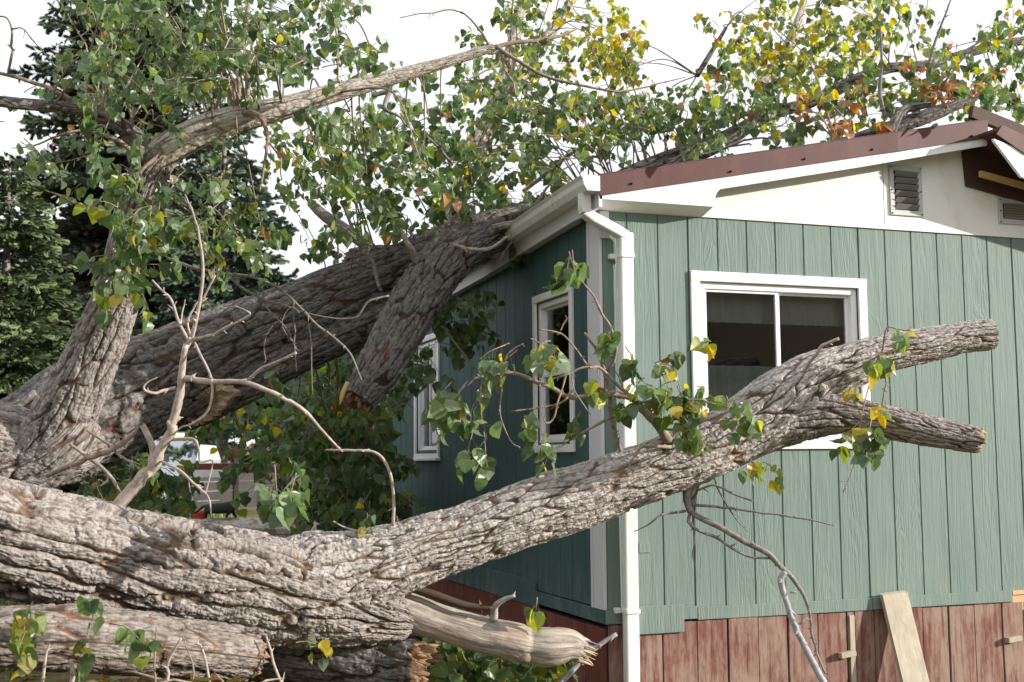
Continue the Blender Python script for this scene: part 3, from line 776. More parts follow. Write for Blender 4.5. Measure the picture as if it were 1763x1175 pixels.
def clump(fo, cx, cy, rx, ry, D, dD, n, size=.075, yel=.03, brn=.012, limbs=None, link=.45, nl=(6, 11), length=.24, tw=.0024, dens=.62, lift=22):
    for _ in range(max(1, int(round(n*dens)))):
        a = rng.uniform(0, 2*np.pi); q = math.sqrt(rng.random())
        x, y = cx+rx*q*math.cos(a), cy-lift+ry*q*math.sin(a)
        p = P(x, y, D+rng.normal(0, .5)*dD)
        d = np.array([rng.normal(0, .7), rng.normal(0, .7), rng.normal(.1, .5)])
        if limbs is not None:
            c, dist = nearest(limbs, p)
            if dist < 1.6 and rng.random() < link:
                m1 = c+(p-c)*.45+np.array([0, 0, .16*dist])+rng.normal(0, .05, 3)
                w = spline(np.vstack([np.append(c, tw*2.2+.002*dist), np.append(m1, tw*1.7+.001), np.append(p, tw*1.3)]), 6); stube(fo, w, 5, 0, cap=False)
            d = unit(d)+.8*unit(p-c)
        sprig(fo, p, d, length*rng.uniform(.6, 1.25), int(rng.integers(*nl)), size*rng.uniform(.85, 1.2), yel, brn, tw=tw)
def branches(mat, parent, *groups):
    for g in groups:
        mb = MB()
        for rows in g: twig_line(mb, rows)
        mb.build('branch', mat, parent)
def twig_line(mb, rows, mat=0, sides=7, knots=.10, wob=.0016):
    """crooked bare branch through picture-measured points with nodes along it"""
    w = spline(pix(rows), 6); n = len(w); w[:, 3] *= .76
    L = np.concatenate([[0], np.cumsum(np.linalg.norm(np.diff(w[:, :3], axis=0), axis=1))])
    nk = max(3, int(L[-1]/.055)); kk = np.sort(rng.random(nk))*L[-1]                       # bends sit at nodes, straight between
    ko = rng.normal(0, wob*2.2, (nk, 3)); ko[0] = 0
    for q in range(3): w[:, q] += np.interp(L, kk, ko[:, q])*np.minimum(1, L/.05)
    w[:, 3] *= 1+knots*(rng.random(n)-.3); stube(mb, w, sides, mat)
    T = unit(np.gradient(w[:, :3], axis=0))
    for k in kk:                                                                              # buds and short spurs
        i = min(int(np.searchsorted(L, k)), n-1); r = w[i, 3]
        if r > .022 or rng.random() < .25: continue
        d = unit(np.cross(T[i], rng.normal(0, 1, 3))+T[i]*.8); h = rng.uniform(.008, .02)+(.03*rng.random() if rng.random() < .25 else 0)
        stube(mb, [np.append(w[i, :3]-T[i]*r*.6, r*.75), np.append(w[i, :3]+d*r*.9, r*.75), np.append(w[i, :3]+d*(r+h*.5), min(r*.5, .003)), np.append(w[i, :3]+d*(r+h), .001)], 5, mat)
    return w

# ------------------------------------------------------------------ front trunk (fallen, forked, in front of the gable)
front = thing('forked_tree', 'big sunlit forked tree lying across the front of the house, furrowed grey bark', 'tree trunk', tuple(P(300, 988, 5.5)))
def bark_part(name, parent, mat, rows, **kw):
    mb = MB(); s = bark_tube(mb, rows, **kw); mb.build(name, mat, parent); return s
ft = bark_part('trunk', front, M_bark, [(-560, 740, 4.6, 196), (-360, 805, 4.78, 192), (-170, 872, 4.95, 188), (0, 925, 5.1, 190), (150, 957, 5.3, 194), (300, 990, 5.5, 192), (430, 1012, 5.65, 182), (540, 1034, 5.77, 158), (630, 1055, 5.85, 112), (690, 1068, 5.9, 74), (706, 1072, 5.92, 40)],
               du=.0047, width=.078, length=.40, amp=.165, seed=1.3, start='torn', end='torn', lump=.05)
fl = bark_part('limb', front, M_barklimb, [(430, 1015, 5.80, 120), (530, 1005, 5.82, 165), (620, 984, 5.86, 142), (720, 951, 5.92, 116), (800, 924, 5.98, 110), (900, 886, 6.06, 108), (1000, 855, 6.14, 105), (1100, 818, 6.22, 100), (1200, 780, 6.3, 104), (1270, 745, 6.36, 110), (1330, 708, 6.41, 122), (1370, 678, 6.44, 112), (1410, 650, 6.47, 90), (1455, 633, 6.5, 77), (1520, 610, 6.54, 68), (1600, 593, 6.58, 60), (1660, 582, 6.61, 54), (1706, 576, 6.63, 52)],
               du=.0047, width=.050, length=.20, amp=.115, seed=4.1, end='cut', lump=.06)
fb = bark_part('limb', front, M_bark, [(1290, 752, 6.38, 60), (1345, 728, 6.38, 88), (1400, 714, 6.38, 82), (1445, 713, 6.37, 70), (1490, 719, 6.36, 62), (1550, 732, 6.32, 58), (1620, 746, 6.3, 52), (1682, 758, 6.28, 44)],
               du=.0047, width=.046, length=.18, amp=.125, seed=7.7, end='torn', lump=.06)
bark_part('stub', front, M_bark, [(1195, 800, 6.28, 30), (1188, 850, 6.27, 26), (1190, 880, 6.26, 16)], du=.006, width=.035, length=.1, amp=.12, seed=3.3, end='torn')
mb = MB()
s = bark_tube(mb, [(640, 1028, 5.9, 46), (700, 1052, 5.92, 62), (760, 1073, 5.94, 60), (820, 1090, 5.96, 60), (868, 1101, 5.97, 64), (894, 1107, 5.98, 68), (912, 1111, 5.99, 62), (945, 1114, 6.0, 68), (975, 1112, 6.03, 58), (996, 1117, 6.05, 46)], du=.006, width=.06, length=.5, amp=.05, seed=9.2, lump=.08, smooth_bark=.2, end='torn')
mb.build('barkless_limb', M_bare, front)
for k_ in range(16):
    a_ = rng.uniform(0, 6.28); r_ = 21*math.sqrt(rng.random()); x_, y_ = 994+r_*.35*math.cos(a_), 1117+r_*math.sin(a_); l_ = rng.uniform(14, 40); w_ = rng.uniform(3, 9)
    mb = MB(); stube(mb, spline(pix([(x_-12, y_-3, 6.04+.03*math.cos(a_), w_), (x_+l_*.5, y_+l_*.16, 6.05+.03*math.cos(a_), w_*.7), (x_+l_, y_+l_*.36+rng.normal(0, 3), 6.06+.02*math.cos(a_), .8)]), 4), 5); mb.build('splinter', M_tornface if k_ % 3 else M_twigdark, front)
for x_, y_, w_ in ((905, 1130, 12), (842, 1110, 10), (760, 1058, 9)):
    mb = MB(); stube(mb, spline(pix([(x_, y_, 5.93, w_*2.2), (x_+1, y_+1, 5.91, w_*1.7), (x_+2, y_+2, 5.90, w_)]), 3), 9); mb.build('knot', M_twig, front)
mb = MB(); twig_line(mb, [(850, 1066, 5.93, 20), (853, 1045, 5.9, 15), (868, 1032, 5.87, 11), (885, 1026, 5.85, 7)], 0, 8); mb.build('stub', M_silver, front)
mb = MB(); w = pix([(672, 1003, 5.86, 14), (740, 1022, 5.87, 16), (800, 1042, 5.88, 14), (850, 1048, 5.88, 8)])
stube(mb, spline(w, 6), 6); mb.build('bark_strip', M_barkdark, front)
# dead bare branch standing up from the trunk
D0 = 5.32
mb = MB()
twig_line(mb, [(196, 878, D0, 30), (235, 835, D0, 28), (268, 800, D0, 24), (285, 765, D0, 21), (298, 725, D0-.02, 20), (308, 680, D0-.04, 18), (314, 640, D0-.05, 15), (322, 605, D0-.06, 13), (330, 583, D0-.06, 11)], 0, 10, .2, .004)
twig_line(mb, [(262, 806, D0, 20), (262, 775, D0, 15), (254, 752, D0, 14), (245, 735, D0, 13)], 0, 8)
twig_line(mb, [(328, 590, D0-.06, 10), (345, 520, D0-.1, 8), (351, 470, D0-.12, 7), (346, 420, D0-.14, 6), (332, 365, D0-.15, 4), (318, 335, D0-.16, 3)])
twig_line(mb, [(326, 590, D0-.06, 8), (308, 555, D0-.1, 7), (296, 520, D0-.12, 6), (282, 503, D0-.12, 5), (262, 481, D0-.12, 4)])
twig_line(mb, [(330, 585, D0-.06, 8), (360, 578, D0-.1, 8), (395, 562, D0-.14, 7), (430, 543, D0-.18, 5), (422, 534, D0-.2, 3), (405, 527, D0-.2, 2)])
twig_line(mb, [(328, 580, D0-.06, 5), (324, 552, D0, 5), (335, 525, D0, 4), (340, 518, D0, 3)])
twig_line(mb, [(345, 525, D0-.08, 5), (360, 495, D0-.1, 4), (372, 473, D0-.1, 3)])
twig_line(mb, [(310, 563, D0-.06, 4), (315, 535, D0, 3), (318, 515, D0, 2)])
twig_line(mb, [(335, 590, D0-.06, 6), (352, 625, D0-.1, 6), (363, 665, D0-.12, 6), (360, 700, D0-.12, 5), (345, 722, D0-.1, 5), (320, 735, D0-.08, 4), (297, 750, D0-.04, 4)])
twig_line(mb, [(316, 652, D0-.05, 14), (360, 657, D0-.1, 12), (415, 658, D0-.14, 11), (455, 672, D0-.16, 10), (500, 692, D0-.16, 9), (528, 710, D0-.14, 8), (550, 735, D0-.12, 6), (575, 762, D0-.1, 5), (590, 777, D0-.1, 3)], 0, 8, .22)
twig_line(mb, [(427, 655, D0-.14, 7), (450, 635, D0-.2, 7), (480, 620, D0-.26, 6), (512, 606, D0-.3, 5)])
twig_line(mb, [(302, 668, D0-.05, 8), (280, 673, D0-.1, 7), (258, 675, D0-.14, 6), (249, 668, D0-.15, 5), (256, 658, D0-.15, 4), (272, 650, D0-.15, 2)])
twig_line(mb, [(290, 757, D0, 8), (330, 757, D0-.05, 7), (340, 770, D0-.06, 5), (345, 795, D0-.06, 4), (365, 792, D0-.06, 3), (363, 815, D0-.06, 3), (352, 850, D0-.08, 2)])
twig_line(mb, [(278, 795, D0-.02, 6), (310, 810, D0-.08, 6), (340, 840, D0-.1, 6), (360, 860, D0-.12, 4), (369, 895, D0-.13, 3)])
mb.build('dead_branch', M_twigpale, front)
mb = MB()
twig_line(mb, [(80, 820, 5.4, 10), (140, 795, 5.38, 12), (200, 770, 5.35, 13), (232, 745, 5.33, 11), (240, 735, 5.33, 6)])
twig_line(mb, [(120, 765, 5.4, 7), (155, 790, 5.4, 9), (190, 822, 5.38, 8), (206, 850, 5.36, 6)])
twig_line(mb, [(150, 742, 5.36, 4), (185, 765, 5.36, 6), (215, 790, 5.36, 6), (245, 808, 5.34, 5)])
mb.build('dead_branch', M_twig, front)
# twig behind the trunk that arches up at the wall
mb = MB(); twig_line(mb, [(560, 775, 5.85, 4), (610, 775, 5.85, 6), (650, 785, 5.85, 7), (670, 815, 5.85, 7), (677, 860, 5.85, 7), (676, 905, 5.86, 8)])
twig_line(mb, [(676, 912, 5.86, 9), (640, 920, 5.83, 6), (600, 910, 5.8, 4), (575, 897, 5.78, 3)]); mb.build('branch', M_twigpale, front)
# crooked leafy branch on top of the limb
D1 = 6.15
mb = MB()
twig_line(mb, [(1152, 762, D1+.05, 24), (1135, 735, D1, 20), (1110, 705, D1-.02, 18), (1090, 685, D1-.03, 15), (1040, 680, D1-.06, 13), (985, 682, D1-.1, 12), (950, 668, D1-.13, 10), (905, 648, D1-.17, 9), (862, 640, D1-.2, 8), (830, 650, D1-.22, 6), (806, 670, D1-.24, 4)], 0, 9, .15, .003)
twig_line(mb, [(1100, 694, D1-.03, 10), (1070, 668, D1-.1, 8), (1040, 640, D1-.15, 7), (1010, 632, D1-.2, 6), (975, 645, D1-.22, 5), (945, 655, D1-.22, 4)])
twig_line(mb, [(1072, 785, D1+.02, 9), (1058, 745, D1, 10), (1052, 700, D1-.02, 10), (1045, 655, D1-.05, 9), (1030, 610, D1-.08, 8), (1015, 590, D1-.1, 6), (1003, 573, D1-.1, 5)])
twig_line(mb, [(1046, 640, D1-.05, 7), (1062, 605, D1-.1, 7), (1052, 565, D1-.12, 7), (1035, 540, D1-.14, 6), (1022, 510, D1-.16, 5), (1008, 492, D1-.18, 4), (990, 468, D1-.18, 3), (985, 430, D1-.18, 2)])
twig_line(mb, [(1060, 640, D1-.06, 4), (1070, 655, D1-.1, 4), (1072, 668, D1-.1, 3)])
twig_line(mb, [(1010, 628, D1-.2, 5), (990, 600, D1-.25, 4), (965, 575, D1-.28, 4), (928, 568, D1-.3, 3)])
twig_line(mb, [(965, 570, D1-.28, 3), (972, 555, D1-.28, 3), (980, 547, D1-.28, 2)])
twig_line(mb, [(985, 672, D1-.1, 6), (970, 690, D1-.15, 5), (940, 700, D1-.2, 4), (880, 708, D1-.25, 3)])
twig_line(mb, [(975, 645, D1-.2, 5), (965, 680, D1-.25, 4), (955, 715, D1-.27, 4), (940, 728, D1-.28, 4), (933, 715, D1-.28, 2)])
twig_line(mb, [(985, 640, D1-.2, 4), (990, 670, D1-.25, 3), (1005, 695, D1-.27, 3), (1018, 715, D1-.28, 2)])
twig_line(mb, [(1100, 705, D1-.02, 7), (1060, 715, D1-.08, 7), (1020, 735, D1-.12, 6), (985, 757, D1-.16, 4), (925, 795, D1-.2, 2)])
twig_line(mb, [(862, 640, D1-.2, 4), (862, 680, D1-.22, 4), (862, 720, D1-.25, 3), (880, 760, D1-.28, 3), (895, 770, D1-.28, 2)])
twig_line(mb, [(870, 640, D1-.2, 4), (872, 615, D1-.25, 4), (885, 600, D1-.27, 3), (900, 592, D1-.28, 2)])
twig_line(mb, [(850, 652, D1-.2, 3), (835, 675, D1-.22, 3), (815, 700, D1-.24, 2), (808, 740, D1-.26, 2)])
twig_line(mb, [(1100, 694, D1-.03, 7), (1150, 685, D1-.1, 6), (1200, 690, D1-.16, 5), (1260, 705, D1-.2, 3)])
twig_line(mb, [(1130, 730, D1, 7), (1150, 740, D1-.08, 6), (1190, 735, D1-.14, 5), (1240, 715, D1-.18, 4), (1290, 700, D1-.2, 3)])
twig_line(mb, [(1155, 770, D1, 9), (1110, 770, D1-.1, 7), (1095, 785, D1-.14, 6), (1085, 800, D1-.15, 5), (1090, 812, D1-.15, 4)])
mb.build('branch', M_twig, front)
# hanging crooked branch below the limb
D2 = 6.22
mb = MB()
twig_line(mb, [(1185, 835, D2, 16), (1184, 862, D2, 14), (1195, 885, D2-.02, 13), (1240, 908, D2-.05, 13), (1285, 935, D2-.08, 13), (1325, 958, D2-.1, 13), (1352, 985, D2-.1, 11), (1378, 1015, D2-.1, 9), (1392, 1050, D2-.1, 7), (1398, 1090, D2-.1, 6), (1408, 1130, D2-.1, 5), (1420, 1160, D2-.1, 5)], 0, 9)
twig_line(mb, [(1188, 880, D2, 8), (1188, 905, D2-.04, 7), (1230, 925, D2-.06, 7), (1262, 945, D2-.08, 6), (1290, 957, D2-.1, 6), (1325, 960, D2-.1, 5)])
twig_line(mb, [(1195, 870, D2, 7), (1235, 873, D2-.05, 6), (1300, 882, D2-.1, 5), (1380, 892, D2-.14, 4), (1435, 907, D2-.16, 3)])
twig_line(mb, [(1200, 845, D2, 5), (1230, 835, D2-.05, 5), (1262, 850, D2-.08, 5), (1297, 863, D2-.1, 4)])
twig_line(mb, [(1180, 880, D2, 7), (1140, 888, D2-.05, 5), (1115, 905, D2-.05, 4), (1090, 917, D2-.05, 2)])
twig_line(mb, [(1192, 885, D2, 4), (1196, 930, D2-.05, 3), (1193, 955, D2-.05, 3), (1198, 978, D2-.05, 2)])
twig_line(mb, [(1225, 810, D2, 4), (1245, 860, D2-.05, 4), (1265, 890, D2-.05, 3), (1290, 915, D2-.05, 2)])
mb.build('hanging_branch', M_twigdark, front)
mb = MB(); twig_line(mb, [(1352, 985, D2-.12, 12), (1346, 998, D2-.12, 15), (1352, 1030, D2-.13, 13), (1370, 1080, D2-.14, 14), (1392, 1125, D2-.15, 15), (1425, 1185, D2-.16, 17)], 0, 9, .1, .002)
twig_line(mb, [(1360, 1020, D2-.13, 5), (1372, 1019, D2-.14, 4)]); twig_line(mb, [(1376, 1075, D2-.14, 6), (1386, 1065, D2-.15, 4)]); mb.build('hanging_branch', M_silver, front)
mb = MB(); twig_line(mb, [(1385, 640, 6.25, 12), (1400, 615, 6.2, 9), (1418, 595, 6.16, 8), (1445, 582, 6.13, 7)]); mb.build('stub', M_twigpale, front)
mb = MB(); twig_line(mb, [(1500, 640, 6.35, 5), (1520, 600, 6.3, 5), (1527, 565, 6.28, 4), (1545, 567, 6.28, 3), (1570, 572, 6.27, 3), (1590, 585, 6.25, 2)])
twig_line(mb, [(1520, 625, 6.33, 5), (1525, 660, 6.3, 4), (1518, 700, 6.28, 4), (1510, 735, 6.26, 3)]); twig_line(mb, [(1505, 640, 6.33, 4), (1490, 680, 6.25, 3), (1480, 725, 6.2, 3), (1475, 790, 6.2, 2), (1450, 850, 6.2, 2)])
mb.build('branch', M_twig, front)
# leaf tufts growing on the front trunk
fo = Foliage()
def tuft(px, py, D, n, size, yel=.1, spread=14, length=.16, dirv=(0, 0, -.2)):
    n = int(n*1.35); k = max(1, n//6)
    for i in range(k):
        b = P(px+rng.normal(0, spread), py+rng.normal(0, spread*.6), D+rng.normal(0, .05))
        sprig(fo, b, np.array(dirv)+rng.normal(0, .5, 3), length*rng.uniform(.7, 1.2), int(round(n/k)), size*rng.uniform(.85, 1.1)*.92, yel, .01, .9, .0024, True)
tuft(985, 440, D1-.18, 10, .085, .12, 8, .10); tuft(905, 590, D1-.28, 18, .08, .16, 20); tuft(960, 600, D1-.25, 10, .085, .2, 16)
tuft(805, 665, D1-.24, 14, .08, .06, 12); tuft(805, 710, D1-.25, 22, .08, .04, 24, .22); tuft(820, 745, D1-.25, 10, .08, .03, 16); tuft(890, 755, D1-.28, 6, .08, .05, 10); tuft(940, 765, D1-.2, 10, .085, .03, 14)
tuft(1065, 580, D1-.1, 8, .08, .1, 8, .1); tuft(1085, 590, D1-.1, 8, .08, .05, 10, .1); tuft(1010, 640, D1-.2, 8, .075, .2, 14); tuft(1020, 700, D1-.2, 8, .07, .15, 20)
tuft(1120, 650, D1-.1, 16, .08, .2, 24); tuft(1175, 640, D1-.14, 20, .08, .35, 24); tuft(1150, 665, D1-.1, 18, .085, .1, 26); tuft(1215, 690, D1-.14, 18, .08, .15, 26); tuft(1255, 700, D1-.18, 14, .08, .05, 16); tuft(1215, 600, D1-.16, 6, .085, .3, 10, .1); tuft(1275, 735, D1-.2, 4, .10, .1, 6, .08); tuft(1190, 710, D1-.1, 12, .08, .05, 20)
tuft(1320, 800, D2-.1, 10, .085, .25, 10, .12); tuft(1490, 730, 6.2, 10, .09, .2, 8, .14); tuft(1505, 755, 6.18, 12, .095, .05, 10, .12); tuft(1560, 590, 6.22, 14, .085, .25, 18, .12); tuft(1470, 665, 6.2, 3, .07, .5, 5, .05); tuft(1515, 690, 6.25, 4, .07, .6, 8, .06)
tuft(920, 1035, 5.9, 3, .08, .1, 8, .08); tuft(505, 785, 5.25, 8, .10, .02, 10, .22, (0, 0, -1)); tuft(500, 815, 5.23, 14, .105, .02, 16, .2, (0, 0, -1)); tuft(630, 885, 5.75, 4, .08, .1, 8, .1); tuft(685, 890, 5.85, 2, .09, .02, 5, .08)
tuft(80, 1040, 4.5, 10, .066, .3, 14, .14); tuft(60, 1060, 4.5, 8, .066, .2, 14); tuft(180, 1070, 4.5, 10, .066, .04, 18); tuft(205, 1085, 4.5, 8, .066, .02, 14); tuft(30, 1040, 4.5, 6, .066, .2, 12); tuft(500, 1110, 5.5, 4, .08, .3, 8)
mb = fo; o = mb.build('foliage', [M_twig, M_leaf, M_petiole], front)

# ------------------------------------------------------------------ logs at the bottom left
lg = MB(); bark_tube(lg, [(-140, 1094, 4.62, 108), (0, 1098, 4.72, 108), (130, 1100, 4.86, 112), (250, 1108, 5.04, 106), (340, 1118, 5.26, 98), (420, 1128, 5.5, 90)], du=.007, width=.07, length=.30, amp=.12, seed=12.5, start='torn', end='torn', lump=.07)
tag(lg.build('log', M_barklow), 'pale rough barked log on the ground at the lower left under the big trunk', 'log')
lg = MB(); bark_tube(lg, [(300, 1085, 6.05, 90), (380, 1098, 6.03, 100), (480, 1116, 6.0, 104), (580, 1130, 5.97, 104), (660, 1140, 5.95, 100), (712, 1146, 5.90, 98)], du=.007, width=.06, length=.24, amp=.14, seed=15.1, start='torn', end='torn', lump=.12)
tag(lg.build('log', M_barkdark), 'dark splintered log with a torn reddish end below the barkless limb', 'log')

# ------------------------------------------------------------------ fallen tree resting on the roof
tree = thing('fallen_tree', 'huge leafy cottonwood tree fallen onto the roof, trunk slanting up to the eave', 'tree', tuple(P(100, 760, 7.6)))
tk = bark_part('trunk', tree, M_barkdark, [(-520, 860, 6.9, 150), (-330, 835, 7.05, 140), (-160, 800, 7.2, 135), (0, 778, 7.35, 150), (120, 728, 7.6, 196), (220, 680, 7.85, 178), (330, 626, 8.1, 150), (450, 572, 8.35, 126), (560, 524, 8.55, 112), (650, 488, 8.7, 104), (740, 450, 8.8, 100), (830, 408, 8.9, 80), (920, 372, 9.0, 56), (1010, 335, 9.2, 34)],
               du=.010, width=.080, length=.34, amp=.12, start='torn', seed=21., lump=.05)
bark_part('root_flare', tree, M_bark, [(-420, 770, 6.7, 130), (-130, 745, 6.9, 120), (-20, 755, 7.0, 124), (60, 772, 7.1, 116), (120, 778, 7.2, 90), (170, 770, 7.4, 40)], du=.009, width=.075, length=.32, amp=.15, start='torn', seed=23., lump=.1)
bark_part('root_flare', tree, M_bark, [(-430, 850, 6.7, 120), (-120, 830, 6.9, 110), (-10, 815, 6.95, 110), (70, 790, 7.0, 106), (120, 755, 7.0, 90), (150, 720, 7.05, 60)], du=.009, width=.075, length=.32, amp=.15, start='torn', seed=24., lump=.1)
bark_part('limb', tree, M_bark, [(40, 815, 7.0, 90), (80, 765, 7.0, 104), (118, 700, 7.0, 104), (148, 640, 6.98, 94), (178, 575, 6.95, 86), (205, 500, 6.9, 74), (222, 420, 6.85, 68), (236, 350, 6.8, 66), (258, 295, 6.78, 62), (290, 255, 6.76, 54), (320, 236, 6.76, 40)], du=.0055, width=.05, length=.26, amp=.14, seed=27., lump=.06)
upl = bark_part('limb', tree, M_barkpale, [(245, 320, 6.8, 44), (270, 275, 6.77, 56), (330, 234, 6.75, 54), (385, 212, 6.76, 49), (440, 198, 6.78, 44), (500, 183, 6.82, 39), (570, 162, 6.88, 33), (640, 143, 6.95, 28), (700, 127, 7.0, 24), (770, 107, 7.06, 19), (850, 82, 7.12, 14)], du=.008, width=.04, length=.12, amp=.045, seed=28., lump=.05)
tree_up2 = bark_part('limb', tree, M_barkdark, [(262, 290, 6.8, 40), (238, 245, 6.75, 36), (205, 215, 6.7, 28), (165, 195, 6.65, 26), (130, 188, 6.6, 22), (70, 182, 6.5, 20), (0, 175, 6.4, 19), (-80, 165, 6.3, 14), (-220, 140, 6.2, 9), (-330, 100, 6.1, 3)], du=.008, width=.035, length=.14, amp=.1, seed=29.)
low = bark_part('limb', tree, M_barkdark, [(318, 720, 8.0, 50), (370, 690, 8.1, 66), (440, 648, 8.2, 70), (520, 608, 8.35, 68), (600, 572, 8.5, 66), (680, 535, 8.65, 60), (740, 505, 8.75, 50)], du=.011, width=.06, length=.22, amp=.1, seed=31., start='torn')
tf = np.array([(303, 703), (335, 682), (372, 662), (404, 674), (388, 703), (360, 726), (334, 734), (313, 722), (303, 703)], float)
tt = np.linspace(0, 8, 61)[:-1]; ox = np.interp(tt, range(9), tf[:, 0])+rng.normal(0, 2.2, 60); oy = np.interp(tt, range(9), tf[:, 1])+rng.normal(0, 2.2, 60)
vv_ = []; nr_ = 9
for k in range(nr_):
    f_ = 1-k/nr_
    for i in range(60):
        x, y = 348+(ox[i]-348)*f_, 699+(oy[i]-699)*f_
        vv_.append(P(x, y, 7.90+.10*(1-f_)+.10*(float(fbm(x*.05, y*.16, 0., 3., 4))-.5)+.0012*(y-700)))
n_ = len(vv_); vv_ += [vv_[i]+FW*.3 for i in range(60)]
bi = np.arange(60); bj = (bi+1) % 60
mb = MB(); mb.add(vv_, [grid_faces(nr_, 60), (np.arange(60)+(nr_-1)*60)[None], np.stack([bi+n_, bj+n_, bj, bi], 1)], smooth=False); mb.build('torn_wood', M_tornface, tree)
bl = bark_part('broken_limb', tree, M_barkdark, [(925, 372, 8.6, 44), (880, 388, 8.5, 62), (820, 412, 8.4, 78), (768, 448, 8.25, 86), (730, 500, 8.1, 86), (700, 550, 7.98, 84), (672, 600, 7.87, 80), (645, 645, 7.77, 74), (618, 688, 7.7, 56)], du=.008, width=.052, length=.22, amp=.14, seed=34., end='torn', lump=.05)
mb = MB()
for a, b, c_, d_ in (((640, 640), (633, 660), (636, 690), 12), ((600, 660), (590, 680), (585, 697), 12), ((650, 660), (632, 690), (628, 705), 9)):
    stube(mb, spline(pix([(a[0], a[1], 7.7, d_), (b[0], b[1], 7.66, d_*.8), (c_[0], c_[1], 7.64, 2)]), 4), 5)
mb.build('splinter', M_batten, tree)
bark_part('stub', tree, M_barkdark, [(760, 470, 8.75, 60), (720, 456, 8.75, 58), (660, 450, 8.75, 54), (605, 447, 8.75, 40)], du=.011, width=.06, length=.2, amp=.12, seed=36., end='torn')
branches(M_twigpale, tree, [[(718, 462, 8.3, 18), (712, 438, 8.25, 15), (700, 420, 8.2, 14), (694, 402, 8.2, 9)]])
branches(M_twigpale, tree, [[(762, 415, 8.2, 6), (790, 425, 8.1, 8), (820, 430, 8.1, 9), (850, 425, 8.15, 8), (880, 405, 8.2, 5)]])
branches(M_twigdark, tree, [[(545, 470, 8.6, 6), (560, 485, 8.6, 10), (600, 480, 8.6, 16), (650, 465, 8.65, 14)]])
branches(M_twigdark, tree, [[(535, 350, 8.9, 22), (560, 372, 8.85, 26), (600, 400, 8.8, 28), (640, 430, 8.75, 26)]])
# limbs of the crown over and behind the roof
cr = []
def crown_limb(rows, mat=M_barkdark, **kw):
    s = bark_part('limb', tree, mat, rows, du=.012, width=.05, length=.18, amp=.09, **kw); cr.append(s); return s
crown_limb([(745, 440, 9.6, 40), (775, 370, 9.8, 38), (800, 310, 10, 36), (825, 250, 10.2, 36), (850, 195, 10.4, 34), (868, 140, 10.6, 28), (885, 70, 10.8, 22), (900, 0, 11, 18), (910, -60, 11.1, 14)], M_barkpale, seed=41.)
crown_limb([(850, 190, 10.4, 24), (905, 120, 10.6, 22), (950, 55, 10.8, 20), (985, 0, 11, 16), (1010, -60, 11.2, 12)], M_barkpale, seed=43.)
crown_limb([(1010, 335, 9.2, 26), (1080, 300, 9.3, 24), (1150, 270, 9.4, 22), (1240, 240, 9.5, 22), (1320, 200, 9.6, 22), (1400, 175, 9.7, 20), (1470, 140, 9.8, 22), (1530, 118, 9.9, 18), (1600, 112, 10.0, 18), (1690, 85, 10.2, 16), (1790, 65, 10.4, 14)], seed=45.)
crown_limb([(1310, 150, 10.6, 26), (1350, 95, 10.8, 22), (1370, 50, 11, 18), (1385, 0, 11.2, 10), (1390, -50, 11.3, 8)], M_barkpale, seed=47.)
crown_limb([(1060, 320, 9.0, 16), (1130, 290, 9.1, 18), (1220, 262, 9.2, 18), (1300, 215, 9.3, 16), (1340, 185, 9.35, 14), (1375, 190, 9.4, 9)], seed=49.)
crown_limb([(1440, 247, 8.3, 12), (1490, 235, 8.32, 22), (1545, 217, 8.35, 26), (1600, 199, 8.4, 25), (1640, 184, 8.45, 19), (1680, 170, 8.5, 10)], seed=51., end='torn', start='torn')
crown_limb([(1532, 240, 8.15, 14), (1540, 212, 8.2, 18), (1556, 190, 8.28, 15), (1600, 180, 8.35, 10)], seed=53.)
crown_limb([(1200, 130, 10.2, 10), (1225, 90, 10.3, 9), (1250, 48, 10.4, 6)], seed=54.)
branches(M_twig, tree, [[(850, 82, 7.12, 12), (880, 75, 7.15, 10), (930, 70, 7.2, 9), (970, 60, 7.25, 7), (995, 50, 7.3, 4)]])
branches(M_twig, tree, [[(855, 80, 7.12, 10), (890, 105, 7.1, 9), (940, 132, 7.1, 8), (1000, 148, 7.1, 6), (1060, 158, 7.15, 5), (1110, 150, 7.2, 4), (1180, 132, 7.25, 2)]])
branches(M_twig, tree, [[(845, 85, 7.12, 7), (825, 50, 7.05, 5), (790, 20, 7.0, 4), (740, 22, 6.95, 3), (690, 30, 6.9, 2)]])
branches(M_twig, tree, [[(860, 85, 7.12, 6), (858, 110, 7.1, 5), (830, 125, 7.05, 4), (790, 145, 7.0, 3)]])
branches(M_twig, tree, [[(862, 90, 7.12, 6), (870, 120, 7.1, 5), (885, 145, 7.08, 4), (890, 165, 7.05, 3)]])
branches(M_twig, tree, [[(410, 195, 6.75, 12), (445, 200, 6.6, 12), (460, 235, 6.55, 9), (455, 290, 6.5, 6), (448, 330, 6.5, 4)]])
branches(M_twig, tree, [[(458, 240, 6.55, 6), (480, 270, 6.5, 5), (485, 310, 6.5, 3)]])
branches(M_twig, tree, [[(405, 190, 6.75, 11), (412, 150, 6.7, 10), (405, 120, 6.68, 8), (390, 60, 6.6, 6), (380, 0, 6.55, 4)]])
branches(M_twig, tree, [[(425, 185, 6.75, 12), (425, 120, 6.75, 12), (420, 60, 6.75, 10), (432, -10, 6.75, 8)]])
branches(M_twig, tree, [[(300, 240, 6.75, 8), (270, 270, 6.65, 9), (240, 300, 6.6, 8), (232, 330, 6.6, 5)]])
branches(M_twig, tree, [[(232, 265, 6.72, 12), (200, 240, 6.65, 10), (160, 228, 6.6, 8), (120, 228, 6.55, 6), (60, 250, 6.5, 4), (20, 255, 6.5, 2)]])
